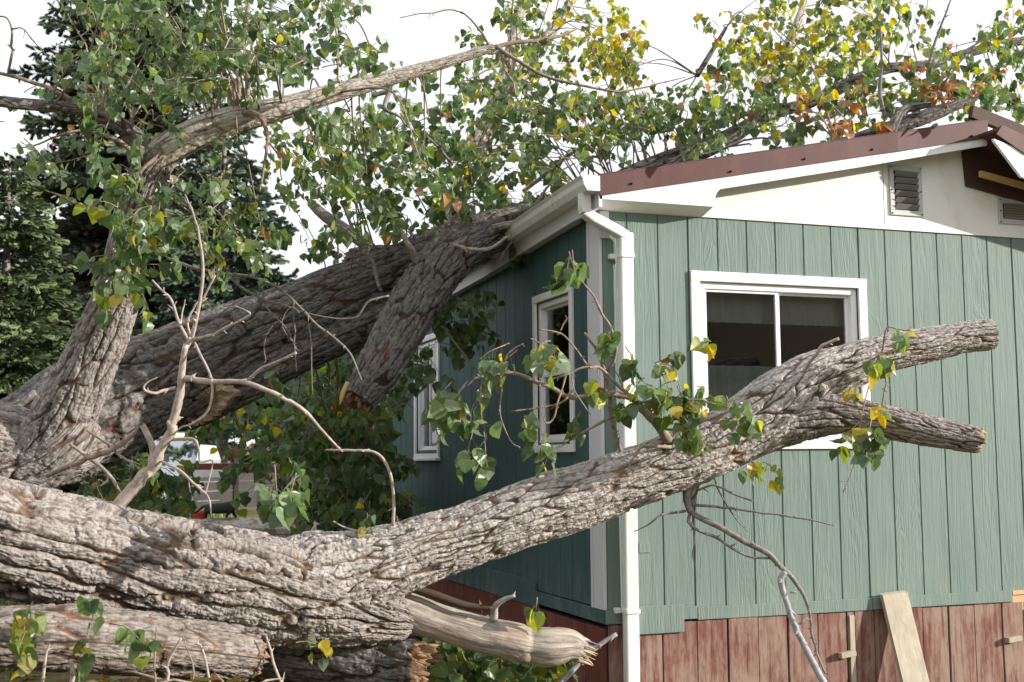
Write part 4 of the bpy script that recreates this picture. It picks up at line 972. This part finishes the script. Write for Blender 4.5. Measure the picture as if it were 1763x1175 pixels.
branches(M_twig, tree, [[(130, 185, 6.6, 12), (110, 165, 6.55, 10), (60, 142, 6.5, 9), (10, 128, 6.45, 8), (-40, 118, 6.4, 6), (-140, 100, 6.35, 2)]])
branches(M_twig, tree, [[(14, 128, 6.45, 6), (22, 80, 6.42, 6), (20, 48, 6.4, 5), (8, 30, 6.4, 4), (-20, 30, 6.4, 3)]])
branches(M_twig, tree, [[(22, 50, 6.4, 4), (40, 50, 6.4, 3), (60, 75, 6.38, 3), (110, 130, 6.4, 2)]])
branches(M_twig, tree, [[(170, 360, 6.8, 7), (130, 350, 6.7, 6), (88, 331, 6.65, 4)]])
branches(M_twig, tree, [[(200, 200, 6.68, 5), (190, 140, 6.6, 5), (172, 80, 6.55, 4), (140, 25, 6.5, 2)]])
branches(M_twig, tree, [[(232, 235, 6.7, 7), (222, 180, 6.65, 6), (210, 140, 6.65, 5), (205, 120, 6.62, 3)]])
branches(M_twigdark, tree, [[(290, 445, 7.6, 6), (330, 460, 7.5, 8), (380, 472, 7.45, 8), (440, 480, 7.4, 7), (490, 505, 7.35, 6), (540, 555, 7.3, 6), (600, 605, 7.25, 5), (625, 655, 7.2, 3)]])
branches(M_twigdark, tree, [[(390, 475, 7.45, 6), (440, 510, 7.4, 6), (500, 530, 7.35, 5), (560, 545, 7.3, 4), (612, 548, 7.3, 4), (635, 520, 7.28, 5), (668, 510, 7.3, 5)]])
branches(M_twigdark, tree, [[(450, 490, 7.4, 4), (460, 530, 7.4, 4), (490, 565, 7.35, 3), (510, 600, 7.35, 3)]])
branches(M_twigdark, tree, [[(530, 540, 7.3, 3), (535, 600, 7.3, 3), (538, 680, 7.3, 2)]])
branches(M_twigdark, tree, [[(506, 520, 7.33, 3), (506, 580, 7.33, 3), (512, 640, 7.3, 2)]])
branches(M_twigdark, tree, [[(505, 590, 7.33, 2), (485, 560, 7.3, 2), (500, 530, 7.3, 2), (515, 540, 7.3, 2)]])
branches(M_twigdark, tree, [[(470, 560, 7.38, 2), (455, 590, 7.38, 2), (458, 620, 7.38, 2)]])
branches(M_twigdark, tree, [[(760, 560, 8.4, 5), (790, 600, 8.4, 6), (815, 635, 8.4, 4)]])
branches(M_twigdark, tree, [[(862, 450, 8.3, 8), (872, 430, 8.3, 6), (890, 405, 8.3, 4)]])
branches(M_twigdark, tree, [[(590, 350, 8.6, 7), (610, 400, 8.5, 8), (640, 450, 8.4, 9), (655, 500, 8.3, 7)]])
branches(M_twigdark, tree, [[(1150, 285, 8.8, 8), (1195, 250, 8.8, 8), (1210, 215, 8.8, 7), (1240, 175, 8.8, 6), (1260, 140, 8.8, 4)]])
branches(M_twigdark, tree, [[(1190, 262, 8.8, 6), (1290, 247, 8.8, 4)]])
branches(M_twigdark, tree, [[(1305, 210, 8.8, 6), (1310, 180, 8.8, 6), (1290, 165, 8.8, 4)]])
branches(M_twigdark, tree, [[(1525, 205, 8.4, 10), (1515, 160, 8.4, 9), (1518, 100, 8.4, 7), (1515, 45, 8.4, 4)]])
branches(M_twigdark, tree, [[(1600, 165, 8.6, 9), (1600, 110, 8.6, 8), (1615, 60, 8.6, 6), (1638, 0, 8.6, 4)]])
branches(M_twigdark, tree, [[(1610, 165, 8.6, 6), (1640, 125, 8.6, 5), (1665, 95, 8.6, 3)]])
branches(M_twigdark, tree, [[(1110, 180, 9, 6), (1095, 210, 9, 6), (1105, 245, 9, 6), (1115, 280, 9, 5)]])
branches(M_twigdark, tree, [[(640, 165, 6.9, 10), (668, 160, 6.9, 12), (662, 185, 6.85, 9), (690, 205, 6.8, 5), (720, 240, 6.8, 3)]])
branches(M_twigdark, tree, [[(1730, 40, 9, 3), (1690, 70, 9, 4), (1640, 100, 9, 5)]])
branches(M_twigdark, tree, [[(735, 235, 8, 5), (760, 260, 8, 7), (780, 285, 8, 6)]])
branches(M_twigdark, tree, [[(900, 330, 9, 9), (940, 300, 9, 9), (985, 262, 9, 7)]])
branches(M_twigdark, tree, [[(790, 330, 9, 8), (840, 320, 9, 6)]])

bark_part('limb', tree, M_barkdark, [(800, 408, 8.85, 10), (850, 388, 8.6, 17), (905, 368, 8.3, 18), (955, 352, 8.0, 15), (1000, 330, 7.7, 11), (1030, 318, 7.6, 6)], du=.008, width=.03, length=.12, amp=.12, seed=66.)
bark_part('limb', tree, M_barkpale, [(820, 398, 8.4, 9), (870, 388, 8.25, 12), (900, 382, 8.2, 12), (925, 372, 8.2, 8)], du=.008, width=.03, length=.12, amp=.08, seed=67., start='torn')
branches(M_twigdark, tree, [[(930, 368, 8.1, 6), (950, 352, 7.9, 7), (965, 362, 7.8, 5), (975, 368, 7.75, 3)]], [[(1000, 330, 7.8, 6), (1040, 305, 7.9, 6), (1090, 290, 8, 4)]], [[(900, 372, 8.2, 6), (930, 340, 8.2, 6), (960, 300, 8.2, 5), (990, 280, 8.2, 3)]], [[(1180, 270, 8.3, 5), (1230, 262, 8.3, 6), (1290, 240, 8.3, 5), (1340, 238, 8.3, 3)]])

# crown foliage, gathered by the limb it hangs on
LB = [upl, tree_up2]
fo = Foliage()
for a in [(330, 40, 190, 70, 6.8, 1.3, 60), (480, 60, 130, 90, 6.9, 1.2, 44), (290, 120, 170, 70, 6.8, 1.3, 62), (420, 130, 120, 60, 6.95, 1.0, 40), (280, 190, 130, 50, 6.95, .8, 30), (190, 130, 60, 60, 6.6, .8, 10),
          (300, 290, 110, 50, 6.5, .9, 13), (350, 350, 70, 50, 6.6, .8, 9), (170, 40, 60, 50, 6.7, .8, 8), (60, 210, 60, 70, 6.6, .8, 7), (130, 270, 80, 50, 6.7, .8, 5), (180, 330, 60, 50, 6.7, .6, 4), (570, 30, 60, 40, 6.9, .9, 9), (560, 120, 60, 60, 7, .9, 10), (430, 250, 40, 30, 6.7, .7, 4), (610, 110, 30, 25, 7, .5, 4)]:
    clump(fo, *a, 0.049, .025, .006, LB, .16, dens=1.0)
for a in [(240, 380, 40, 60, 6.45, .5, 11), (225, 450, 32, 45, 6.4, .4, 9), (205, 490, 25, 30, 6.4, .3, 4), (265, 420, 30, 40, 6.4, .4, 6), (205, 330, 30, 30, 6.45, .3, 5), (200, 25, 25, 40, 6.3, .3, 5)]:
    clump(fo, *a, .072, .06, .005, LB, .15, dens=.9)
fo.build('foliage', FM, tree)
fo = Foliage()
for a in [(610, 225, 90, 45, 7.6, 1.2, 28), (560, 290, 90, 60, 7.6, 1.4, 30), (660, 280, 90, 70, 8, 1.4, 34), (740, 220, 90, 70, 8.2, 1.4, 28), (700, 350, 120, 60, 8.6, 1.2, 40), (560, 380, 70, 40, 8.2, 1.2, 14), (400, 400, 60, 40, 7.2, .8, 12), (600, 440, 50, 40, 8.6, .8, 10), (740, 400, 80, 40, 9.0, .8, 18), (800, 300, 70, 60, 9.0, 1.2, 22), (380, 440, 60, 30, 7.2, .6, 7), (690, 430, 60, 40, 8.8, .6, 10), (530, 225, 40, 40, 7.2, .8, 8)]:
    clump(fo, *a, .062, .03, .02, [upl, tk]+cr[:2], .15, dens=.85)
fo.build('foliage', FM, tree)
fo = Foliage()
for a in [(890, 120, 80, 80, 9.6, 1.6, 34,  .062, .10), (960, 60, 100, 90, 10, 1.6, 40,  .062, .25), (1040, 130, 80, 80, 10.2, 1.4, 40,  .062, .55), (1070, 90, 50, 70, 10.4, 1.2, 18,  .062, .7), (870, 220, 90, 80, 9.4, 1.4, 38,  .062, .05), (960, 220, 110, 60, 9.4, 1.4, 42,  .062, .12), (1000, 280, 110, 40, 9.2, 1.2, 34,  .062, .05), (860, 300, 90, 60, 9.2, 1.2, 34,  .062, .10), (900, 355, 100, 30, 9.2, 1, 24,  .062, .20), (830, 370, 60, 30, 9.1, .8, 12,  .062, .05), (920, 20, 70, 50, 10.2, 1.2, 14,  .062, .2), (1090, 160, 50, 50, 10, 1, 12,  .062, .5), (1080, 235, 80, 50, 9.2, 1, 26, .066, .05)]:
    clump(fo, *a, .012, cr, .18, dens=.85)
fo.build('foliage', FM, tree)
fo = Foliage()
for a in [(1180, 220, 80, 50, 9.4, 1.2, 26, .066, .06), (1160, 270, 100, 30, 9.0, .9, 26, .066, .03), (1280, 170, 80, 60, 9.8, 1.4, 34,  .062, .35), (1310, 80, 80, 60, 10.5, 1.4, 30,  .062, .45), (1390, 80, 90, 80, 10.5, 1.4, 44,  .062, .45), (1480, 50, 90, 50, 10.5, 1.4, 32,  .062, .35), (1440, 150, 110, 60, 9.8, 1.4, 44,  .062, .35), (1540, 140, 90, 60, 9.6, 1.2, 34,  .062, .15), (1380, 210, 110, 30, 9.2, 1, 26, .066, .12), (1300, 235, 80, 20, 9.0, .8, 16, .066, .05), (1640, 160, 60, 40, 9.2, 1, 16,  .062, .12), (1710, 130, 70, 60, 9.4, 1.2, 30, .066, .15), (1720, 190, 60, 35, 9.2, 1, 24, .066, .08), (1560, 30, 50, 40, 10.5, 1, 12,  .062, .3), (1640, 90, 60, 40, 9.8, 1, 8,  .062, .2), (1750, 70, 40, 30, 9.6, 1, 7,  .062, .15), (1230, 120, 30, 40, 10, 1, 6,  .062, .3)]:
    clump(fo, *a, .015, cr, .18, dens=.85)
for a in [(1415, 205, 45, 22, 8.6, .5, 12), (1595, 165, 45, 22, 8.4, .4, 12), (1480, 235, 50, 14, 8.3, .3, 9), (1660, 175, 30, 20, 8.5, .4, 5), (1450, 225, 25, 10, 8.3, .2, 5), (1690, 160, 30, 30, 8.6, .4, 4)]:
    clump(fo, *a,  .062, .1, .85, None, 0, (5, 9), .16)
fo.build('foliage', FM, tree)
fo = Foliage()                                              # boughs hanging in the shade below the trunk
hl = [low, tk]
for a in [(560, 690, 100, 70, 9.8, 1.4, 46), (620, 770, 70, 110, 9.8, 1.2, 50), (580, 820, 80, 80, 10.2, 1.2, 54), (600, 640, 60, 40, 9.4, 1, 16), (640, 870, 50, 50, 9.8, 1, 22), (245, 850, 50, 45, 8.2, .8, 12), (300, 860, 22, 35, 8.2, .5, 5), (290, 830, 20, 30, 8.4, .5, 3), (530, 750, 60, 50, 9.8, 1.2, 24), (450, 720, 40, 30, 9.6, .8, 9), (190, 820, 40, 40, 8.0, .8, 9), (750, 555, 40, 50, 8.6, .5, 7), (705, 620, 25, 50, 8.6, .5, 5), (690, 690, 25, 40, 8.4, .5, 3), (285, 790, 16, 24, 8.6, .3, 2), (425, 775, 26, 30, 8.9, .4, 5), (455, 845, 20, 24, 8.9, .4, 3), (372, 735, 26, 14, 8.6, .3, 3), (300, 845, 14, 22, 8.4, .3, 3), (790, 540, 40, 40, 8.6, .4, 7), (900, 425, 40, 20, 8.6, .3, 4), (540, 860, 90, 40, 10, 1, 24)]:
    clump(fo, *a, .075, .03, .02, hl, .12, dens=1.5, lift=10)
fo.build('foliage', FM, tree)
fo = Foliage()                                              # leafy shoots on the ground under the barkless limb
for a in [(660, 1140, 80, 40, 6.5, .5, 22), (760, 1135, 90, 40, 6.5, .5, 30), (850, 1150, 80, 30, 6.5, .5, 22), (720, 1165, 120, 30, 6.3, .4, 22), (420, 1110, 60, 40, 6.3, .3, 9), (560, 1120, 60, 30, 6.4, .4, 8), (900, 1170, 70, 20, 6.3, .4, 12)]:
    clump(fo, *a, .085, .09, .03, None, 0)
tag(fo.build('fallen_branch', FM), 'heap of fallen leafy green shoots on the ground below the barkless limb', 'branch')
mb = MB(); twig_line(mb, [(1062, 1092, 6.3, 9), (1020, 1118, 6.28, 11), (990, 1150, 6.26, 13), (955, 1185, 6.24, 14), (930, 1215, 6.2, 14)], 0, 8, .12, .002)
tag(mb.build('stick', M_silver), 'grey bare stick propped against the corner of the house by the downspout', 'stick')
# dry stalks in front of the lower logs
stalks = thing('broken_sapling', 'cluster of thin bare broken stems sprouting before the lower logs', 'sapling', tuple(P(300, 1180, 5.3)))
for rows in ([(285, 1200, 4.7, 9), (292, 1140, 4.7, 8), (312, 1100, 4.68, 6)], [(268, 1200, 4.7, 4), (267, 1130, 4.7, 4), (268, 1080, 4.7, 3)], [(123, 1200, 4.5, 11), (125, 1160, 4.5, 11), (121, 1135, 4.5, 10)], [(328, 1200, 4.9, 5), (333, 1150, 4.9, 4), (315, 1095, 4.9, 2)], [(490, 1190, 5.4, 6), (475, 1150, 5.4, 7), (460, 1095, 5.42, 5)], [(70, 1200, 4.4, 7), (78, 1130, 4.4, 6), (85, 1110, 4.4, 4)], [(365, 1200, 4.95, 7), (352, 1130, 4.95, 6), (340, 1105, 4.95, 4)], [(0, 1110, 5.2, 5), (12, 1070, 5.15, 4), (35, 1025, 5.1, 3)]):
    mb = MB(); twig_line(mb, rows); mb.build('stem', M_twigpale if rows[0][3] > 5 else M_twig, stalks)

# ------------------------------------------------------------------ spruces
def spruce(label, base, height, R, z0, seed, tip, dark, boughs=8, dz=.26, warm=0., ks=1.):
    r2 = np.random.default_rng(seed); base = np.array(base, float)
    root = thing('spruce_tree', label, 'tree', tuple(base), 'spruces behind the fallen tree')
    mb = MB(); stube(mb, [(base[0], base[1], base[2]-.3, R*.075), (base[0], base[1], base[2]+height*.5, R*.045), (base[0], base[1], base[2]+height, .01)], 10); mb.build('trunk', M_twigdark, root)
    mb = MB(); fp, fd, fn, fs, fc = [], [], [], [], []
    z = z0
    while z < height-.15:
        t = (z-z0)/(height-z0); nb = max(4, int(boughs*(1-.35*t)))
        for k in range(nb):
            az = r2.uniform(0, 2*np.pi); L = R*(1-t)**.78*r2.uniform(.45, 1.18)+.12
            o = np.array([math.cos(az), math.sin(az), 0]); n = max(5, int(L/.085/ks)); zz = z+r2.uniform(-.1, .1)
            s = np.linspace(0, 1, n)
            pts = base+np.array([0, 0, zz])+o*(L*s)[:, None]+np.array([0, 0, 1])*(L*(-.16*s-.30*s**2+.20*s**4))[:, None]
            stube(mb, np.concatenate([pts, (.018*(1-s)+.004)[:, None]*min(1, L)], 1), 4, 0, cap=False)
            sd_ = np.cross(o, [0, 0, 1])
            for i in range(1, n):
                for side in (-1, 0, 1):
                    lat = (.42*L*(1-s[i])*.9+.10)*r2.uniform(.5, 1.1)*side
                    m_ = max(1, int(abs(lat)/.085/ks))
                    for j in range(m_):
                        q = pts[i]+(sd_*lat+o*abs(lat)*.55)*(j+1)/m_*(1 if side else 0)+r2.normal(0, .025*ks, 3)-np.array([0, 0, .10])*abs(lat)*(j+1)/m_
                        d = o*.8+sd_*side*.8+r2.normal(0, .35, 3)+np.array([0, 0, -.15])
                        fp.append(q); fd.append(d); fn.append(r2.normal(0, 1, 3)); fs.append(r2.uniform(.8, 1.3)*.15*ks)
                        e = s[i]*.6+.4*(j+1)/m_; w = r2.random()
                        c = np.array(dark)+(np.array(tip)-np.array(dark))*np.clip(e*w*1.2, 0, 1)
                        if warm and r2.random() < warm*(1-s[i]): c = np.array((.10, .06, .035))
                        fc.append(c)
        z += dz*r2.uniform(.8, 1.2)
    p, y, z_, sz = np.array(fp), unit(np.array(fd)), np.array(fn), np.array(fs)[:, None, None]
    z_ = unit(z_-y*np.sum(z_*y, 1, keepdims=True)); x = np.cross(y, z_); k = len(p)
    K = np.array([(0, 0, 0), (.16, .45, .05), (0, 1.05, 0), (-.16, .45, .05), (.0, .45, .17), (0, .45, -.17), (.34, .62, .1), (-.34, .62, .1), (.20, .95, -.05), (-.2, .95, -.05)])
    v = p[:, None]+sz*(K[None, :, 0:1]*x[:, None]+K[None, :, 1:2]*y[:, None]+K[None, :, 2:3]*z_[:, None])
    b = (np.arange(k)*len(K))[:, None, None]
    Q = np.array([[0, 1, 2, 3], [0, 4, 2, 5]]); Tt = np.array([[0, 1, 6], [0, 7, 3], [1, 8, 2], [3, 2, 9]])
    mb.add(v.reshape(-1, 3), [(Q[None]+b).reshape(-1, 4), (Tt[None]+b).reshape(-1, 3)], 1, np.repeat(np.array(fc), len(K), 0))
    mb.build('crown', [M_twigdark, M_needle], root)
def at_ground(px, D):
    q = P(px, 800, D); q[2] = float(ground_z(q[0], q[1])); return q
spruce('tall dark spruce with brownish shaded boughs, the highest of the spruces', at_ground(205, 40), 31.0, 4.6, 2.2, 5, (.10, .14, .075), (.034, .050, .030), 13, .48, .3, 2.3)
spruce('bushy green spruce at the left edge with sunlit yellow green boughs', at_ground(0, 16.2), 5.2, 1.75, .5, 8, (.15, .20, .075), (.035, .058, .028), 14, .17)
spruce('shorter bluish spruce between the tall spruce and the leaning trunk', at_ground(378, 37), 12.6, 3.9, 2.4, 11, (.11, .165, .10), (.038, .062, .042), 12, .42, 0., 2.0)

# ------------------------------------------------------------------ things behind the trunks
def ground_at(px, D): return at_ground(px, D)
q0, q1 = at_ground(318, 24), at_ground(478, 27)
fence = thing('board_fence', 'grey weathered horizontal board fence in the yard behind the cat', 'fence', tuple((q0+q1)/2))
ax = unit(q1-q0); L = np.linalg.norm(q1-q0); nrm_ = np.cross(ax, [0, 0, 1])
for k in range(5):
    mb = MB(); z = .12+k*.19
    a, b = q0+[0, 0, z], q1+[0, 0, z]
    prism(mb, [a, b, b+[0, 0, .175], a+[0, 0, .175]], nrm_*.03); mb.build('board', M_fence, fence)
for k in range(3):
    mb = MB(); c = q0+(q1-q0)*k/2+nrm_*.06; cbox(mb, c-[.05, .05, .3], c+[.05, .05, 1.12]); mb.build('post', M_fence, fence)
c = P(322, 860, 16.5); zg = float(ground_z(c[0], c[1]))
mb = MB(); cbox(mb, (c[0]-.05, c[1]-.05, zg-.2), (c[0]+.05, c[1]+.05, 1.6)); cbox(mb, (c[0]-.05, c[1]-.049, 1.45), (c[0]+1.9, c[1]-.01, 1.58)); tag(mb.build('gate_frame', M_post), 'red brown wooden post and crossbar standing left of the cat', 'gate post')
c = P(331, 860, 16.3); mb = MB(); zg = float(ground_z(c[0], c[1])); stube(mb, [(c[0], c[1], zg-.2, .035), (c[0], c[1], 1.5, .035)], 12); tag(mb.build('metal_pole', M_metalgrey), 'thin pale metal pole beside the red brown post', 'pole')
c = P(357, 816, 16.2); mb = MB(); cbox(mb, c-[.20, .01, .05], c+[.20, .012, .05]); tag(mb.build('white_board', M_white), 'small white board fixed on the crossbar beside the metal pole', 'board')
# pale shed with white roof
sh = thing('shed', 'pale blue grey shed with a white sloping roof behind the board fence', 'shed', tuple(at_ground(300, 34)))
zb = sh.location[2]; M_shed = paint('pale blue grey sheet metal', (.17, .205, .26), .5, .1)
a, b = P(258, 790, 33), P(330, 790, 34); 
mb = MB(); prism(mb, [(a[0], a[1], zb-.2), (b[0], b[1], zb-.2), (b[0], b[1], 2.28), (a[0], a[1], 2.35)], (.6, 3, 0)); mb.build('wall', M_shed, sh)
mb = MB(); prism(mb, [(a[0]-.1, a[1]-.1, 2.36), (b[0]+.1, b[1]-.1, 2.29), (b[0]+.8, b[1]+3.2, 2.45), (a[0]+.6, a[1]+3.2, 2.5)], (0, 0, .07)); mb.build('roof', M_white, sh)
mb = MB(); prism(mb, [(a[0]+.4, a[1]-.03, 2.26), (b[0]+.02, b[1]-.03, 2.22), (b[0]+.02, b[1]-.03, 2.30), (a[0]+.4, a[1]-.03, 2.34)], (0, .02, 0)); mb.build('edge_strip', paint('yellow strip', (.6, .45, .06)), sh)
mb = MB(); pw = [P(338, 792, 30), P(380, 792, 30), P(372, 768, 31.5), P(345, 766, 31.5)]; prism(mb, pw, (0, 0, -.12)); prism(mb, [P(340, 792, 30), P(378, 792, 30), P(378, 880, 30), P(340, 880, 30)], (0, .3, 0)); tag(mb.build('camper_shell', M_white), 'white sloping camper top standing beyond the fence', 'camper')
# grey dead log the cat walks on
lg = MB(); bark_tube(lg, [(300, 914, 15.2, 40), (380, 914, 15.05, 42), (460, 914, 15.0, 42), (560, 918, 14.9, 40)], du=.03, width=.08, length=.3, amp=.08, seed=61., start='cut', end='cut')
tag(lg.build('log', M_barkpale), 'pale grey log lying in the yard behind, the cat walking along it', 'log')
c = P(343, 888, 15.6); mb = MB(); th = np.linspace(0, 2*np.pi, 20, endpoint=False)
v = [(c[0]+r*math.cos(t), c[1]+r*math.sin(t), c[2]+z) for z, r in ((-.16, .085), (.03, .11), (.06, .115), (.06, .105), (-.13, .075)) for t in th]
mb.add(v, [grid_faces(5, 20), np.arange(20)[None]+80], smooth=True); tag(mb.build('bucket', paint('red plastic', (.42, .05, .03), .4)), 'small red bucket at the foot of the metal pole behind the cat', 'bucket')

# ------------------------------------------------------------------ cat
def cat():
    s = 15.0/F; V = []; R_ = []; J = {}; E_ = []
    def j(n, px, py, dep, r): J[n] = len(V); V.append(P(px, py-7, 15.0+dep)); R_.append(r*s)
    j('hip', 362, 881, 0, 9.5); j('mid', 378, 883, 0, 9.5); j('chest', 396, 881, 0, 9); j('neck', 404, 876, 0, 6.5); j('head', 409, 873, 0, 6.2); j('muz', 414.5, 875, 0, 3.2)
    j('rk', 357, 888, -.05, 5); j('rh', 353, 893, -.05, 2.6); j('rp', 356, 900, -.05, 2.4); j('rk2', 363, 889, .05, 5); j('rh2', 363, 894, .05, 2.6); j('rp2', 366, 900, .05, 2.4)
    j('fe', 395, 889, -.045, 3.6); j('fk', 390, 895, -.045, 2.5); j('fp', 391, 900.5, -.045, 2.3); j('fe2', 400, 888, .045, 3.4); j('fk2', 404, 894, .045, 2.4); j('fp2', 408, 900, .045, 2.2)
    j('t1', 352, 878, 0, 2.8); j('t2', 344, 884, 0, 2.3); j('t3', 337, 890, 0, 2.0); j('t4', 331, 891, 0, 1.5)
    j('er', 407, 867.5, -.03, 1.6); j('er_t', 406.5, 864, -.035, .5); j('el', 409.5, 867.5, .03, 1.6); j('el_t', 409.5, 864, .035, .5)
    for e in 'hip-mid mid-chest chest-neck neck-head head-muz hip-rk rk-rh rh-rp hip-rk2 rk2-rh2 rh2-rp2 chest-fe fe-fk fk-fp chest-fe2 fe2-fk2 fk2-fp2 hip-t1 t1-t2 t2-t3 t3-t4 head-er er-er_t head-el el-el_t'.split():
        a, b = e.split('-'); E_.append((J[a], J[b]))
    me = bpy.data.meshes.new('cat'); me.from_pydata([tuple(v) for v in V], E_, []); o = bpy.data.objects.new('cat', me); col.objects.link(o)
    md = o.modifiers.new('skin', 'SKIN'); md.use_smooth_shade = True
    for i, r in enumerate(R_): me.skin_vertices[0].data[i].radius = (r, r)
    me.skin_vertices[0].data[0].use_root = True
    sb = o.modifiers.new('sub', 'SUBSURF'); sb.levels = 2; sb.render_levels = 2
    dg = bpy.context.evaluated_depsgraph_get(); nm = bpy.data.meshes.new_from_object(o.evaluated_get(dg))
    o.modifiers.clear(); o.data = nm; nm.materials.clear()
    nm.materials.append(Mat('black fur', (.012, .011, .011), .7).m); nm.materials.append(Mat('white fur', (.6, .6, .58), .8).m)
    muz, chest, pw = V[J['muz']], P(401, 877, 15), [V[J['fp']], V[J['fp2']]]
    for p in nm.polygons:
        c = np.array(p.center); p.use_smooth = True
        if np.linalg.norm(c-muz) < 3.6*s or np.linalg.norm(c-P(404, 874, 15)) < 4.5*s or min(np.linalg.norm(c-w) for w in pw) < 2.8*s: p.material_index = 1
    tag(o, 'black cat with a white muzzle and bib walking along the pale log', 'cat')
cat()

# ------------------------------------------------------------------ grass
def grass():
    n = 26000; pts = []
    k = 0
    x = np.concatenate([rng.uniform(-4.4, .0, 14000), rng.uniform(-9, 1, 12000)]); y = np.concatenate([rng.uniform(-2, 6, 14000), rng.uniform(6, 30, 12000)])
    x = np.where((x > -.05) & (y > -.1), -.3-rng.random(n), x)
    far_ = (y > .4) | (x > -1.2); x, y = x[far_], y[far_]; n = len(x)
    z = ground_z(x, y); h = rng.uniform(.06, .2, n)*np.where(y > 6, 1.3, 1); a = rng.uniform(0, 2*np.pi, n); w = .006*np.where(y > 6, 2.5, 1)
    d = np.stack([np.cos(a), np.sin(a), 0*a], 1); e = rng.normal(0, .35, (n, 3))*[1, 1, 0]
    b = np.stack([x, y, z-.01], 1); up = np.array([0, 0, 1.])
    v = np.stack([b-d*w[:, None], b+d*w[:, None], b+(up+e*.5)*h[:, None]*.6+d*w[:, None]*.6, b+(up+e*1.2)*h[:, None], b+(up+e*.5)*h[:, None]*.6-d*w[:, None]*.6], 1)
    c = np.where(rng.random((n, 1)) < .45, np.array([(.09, .15, .035)]), np.array([(.24, .22, .09)]))*rng.uniform(.7, 1.3, (n, 1))
    mb = MB(); f = np.array([[0, 1, 2, 3, 4]])[None]+(np.arange(n)*5)[:, None, None]
    mb.add(v.reshape(-1, 3), f.reshape(-1, 5), 0, np.repeat(c, 5, 0)); o = mb.build('grass', M_grass)
    tag(o, 'rough green and dry grass growing round the fallen trunks', 'grass', None, 'stuff')
grass()
def litter():
    fo = Foliage()
    for _ in range(1500):
        x, y = rng.uniform(-4.2, -.1), rng.uniform(-2.6, 2.2); z = float(ground_z(x, y))+.012
        c = (BRN if rng.random() < .6 else YEL*.6)[rng.integers(3)]*rng.uniform(.4, .9)
        a = rng.uniform(0, 6.28); fo.leaf((x, y, z), (math.cos(a), math.sin(a), rng.normal(0, .25)), (rng.normal(0, .3), rng.normal(0, .3), 1), .075*rng.uniform(.6, 1.2), c)
    for _ in range(160):
        x, y = rng.uniform(-4.2, -.1), rng.uniform(-2.6, 2.2); z = float(ground_z(x, y))+.015; a = rng.uniform(0, 6.28); l = rng.uniform(.1, .4); d = np.array([math.cos(a), math.sin(a), rng.normal(0, .12)])*l
        p = np.array([x, y, z]); stube(fo, [np.append(p, .006), np.append(p+d*.5+[0, 0, .02], .005), np.append(p+d, .002)], 5)
    o = fo.build('leaf_litter', FM); tag(o, 'brown fallen leaves and broken twigs littering the ground under the trunks', 'leaf litter', None, 'stuff')
litter()
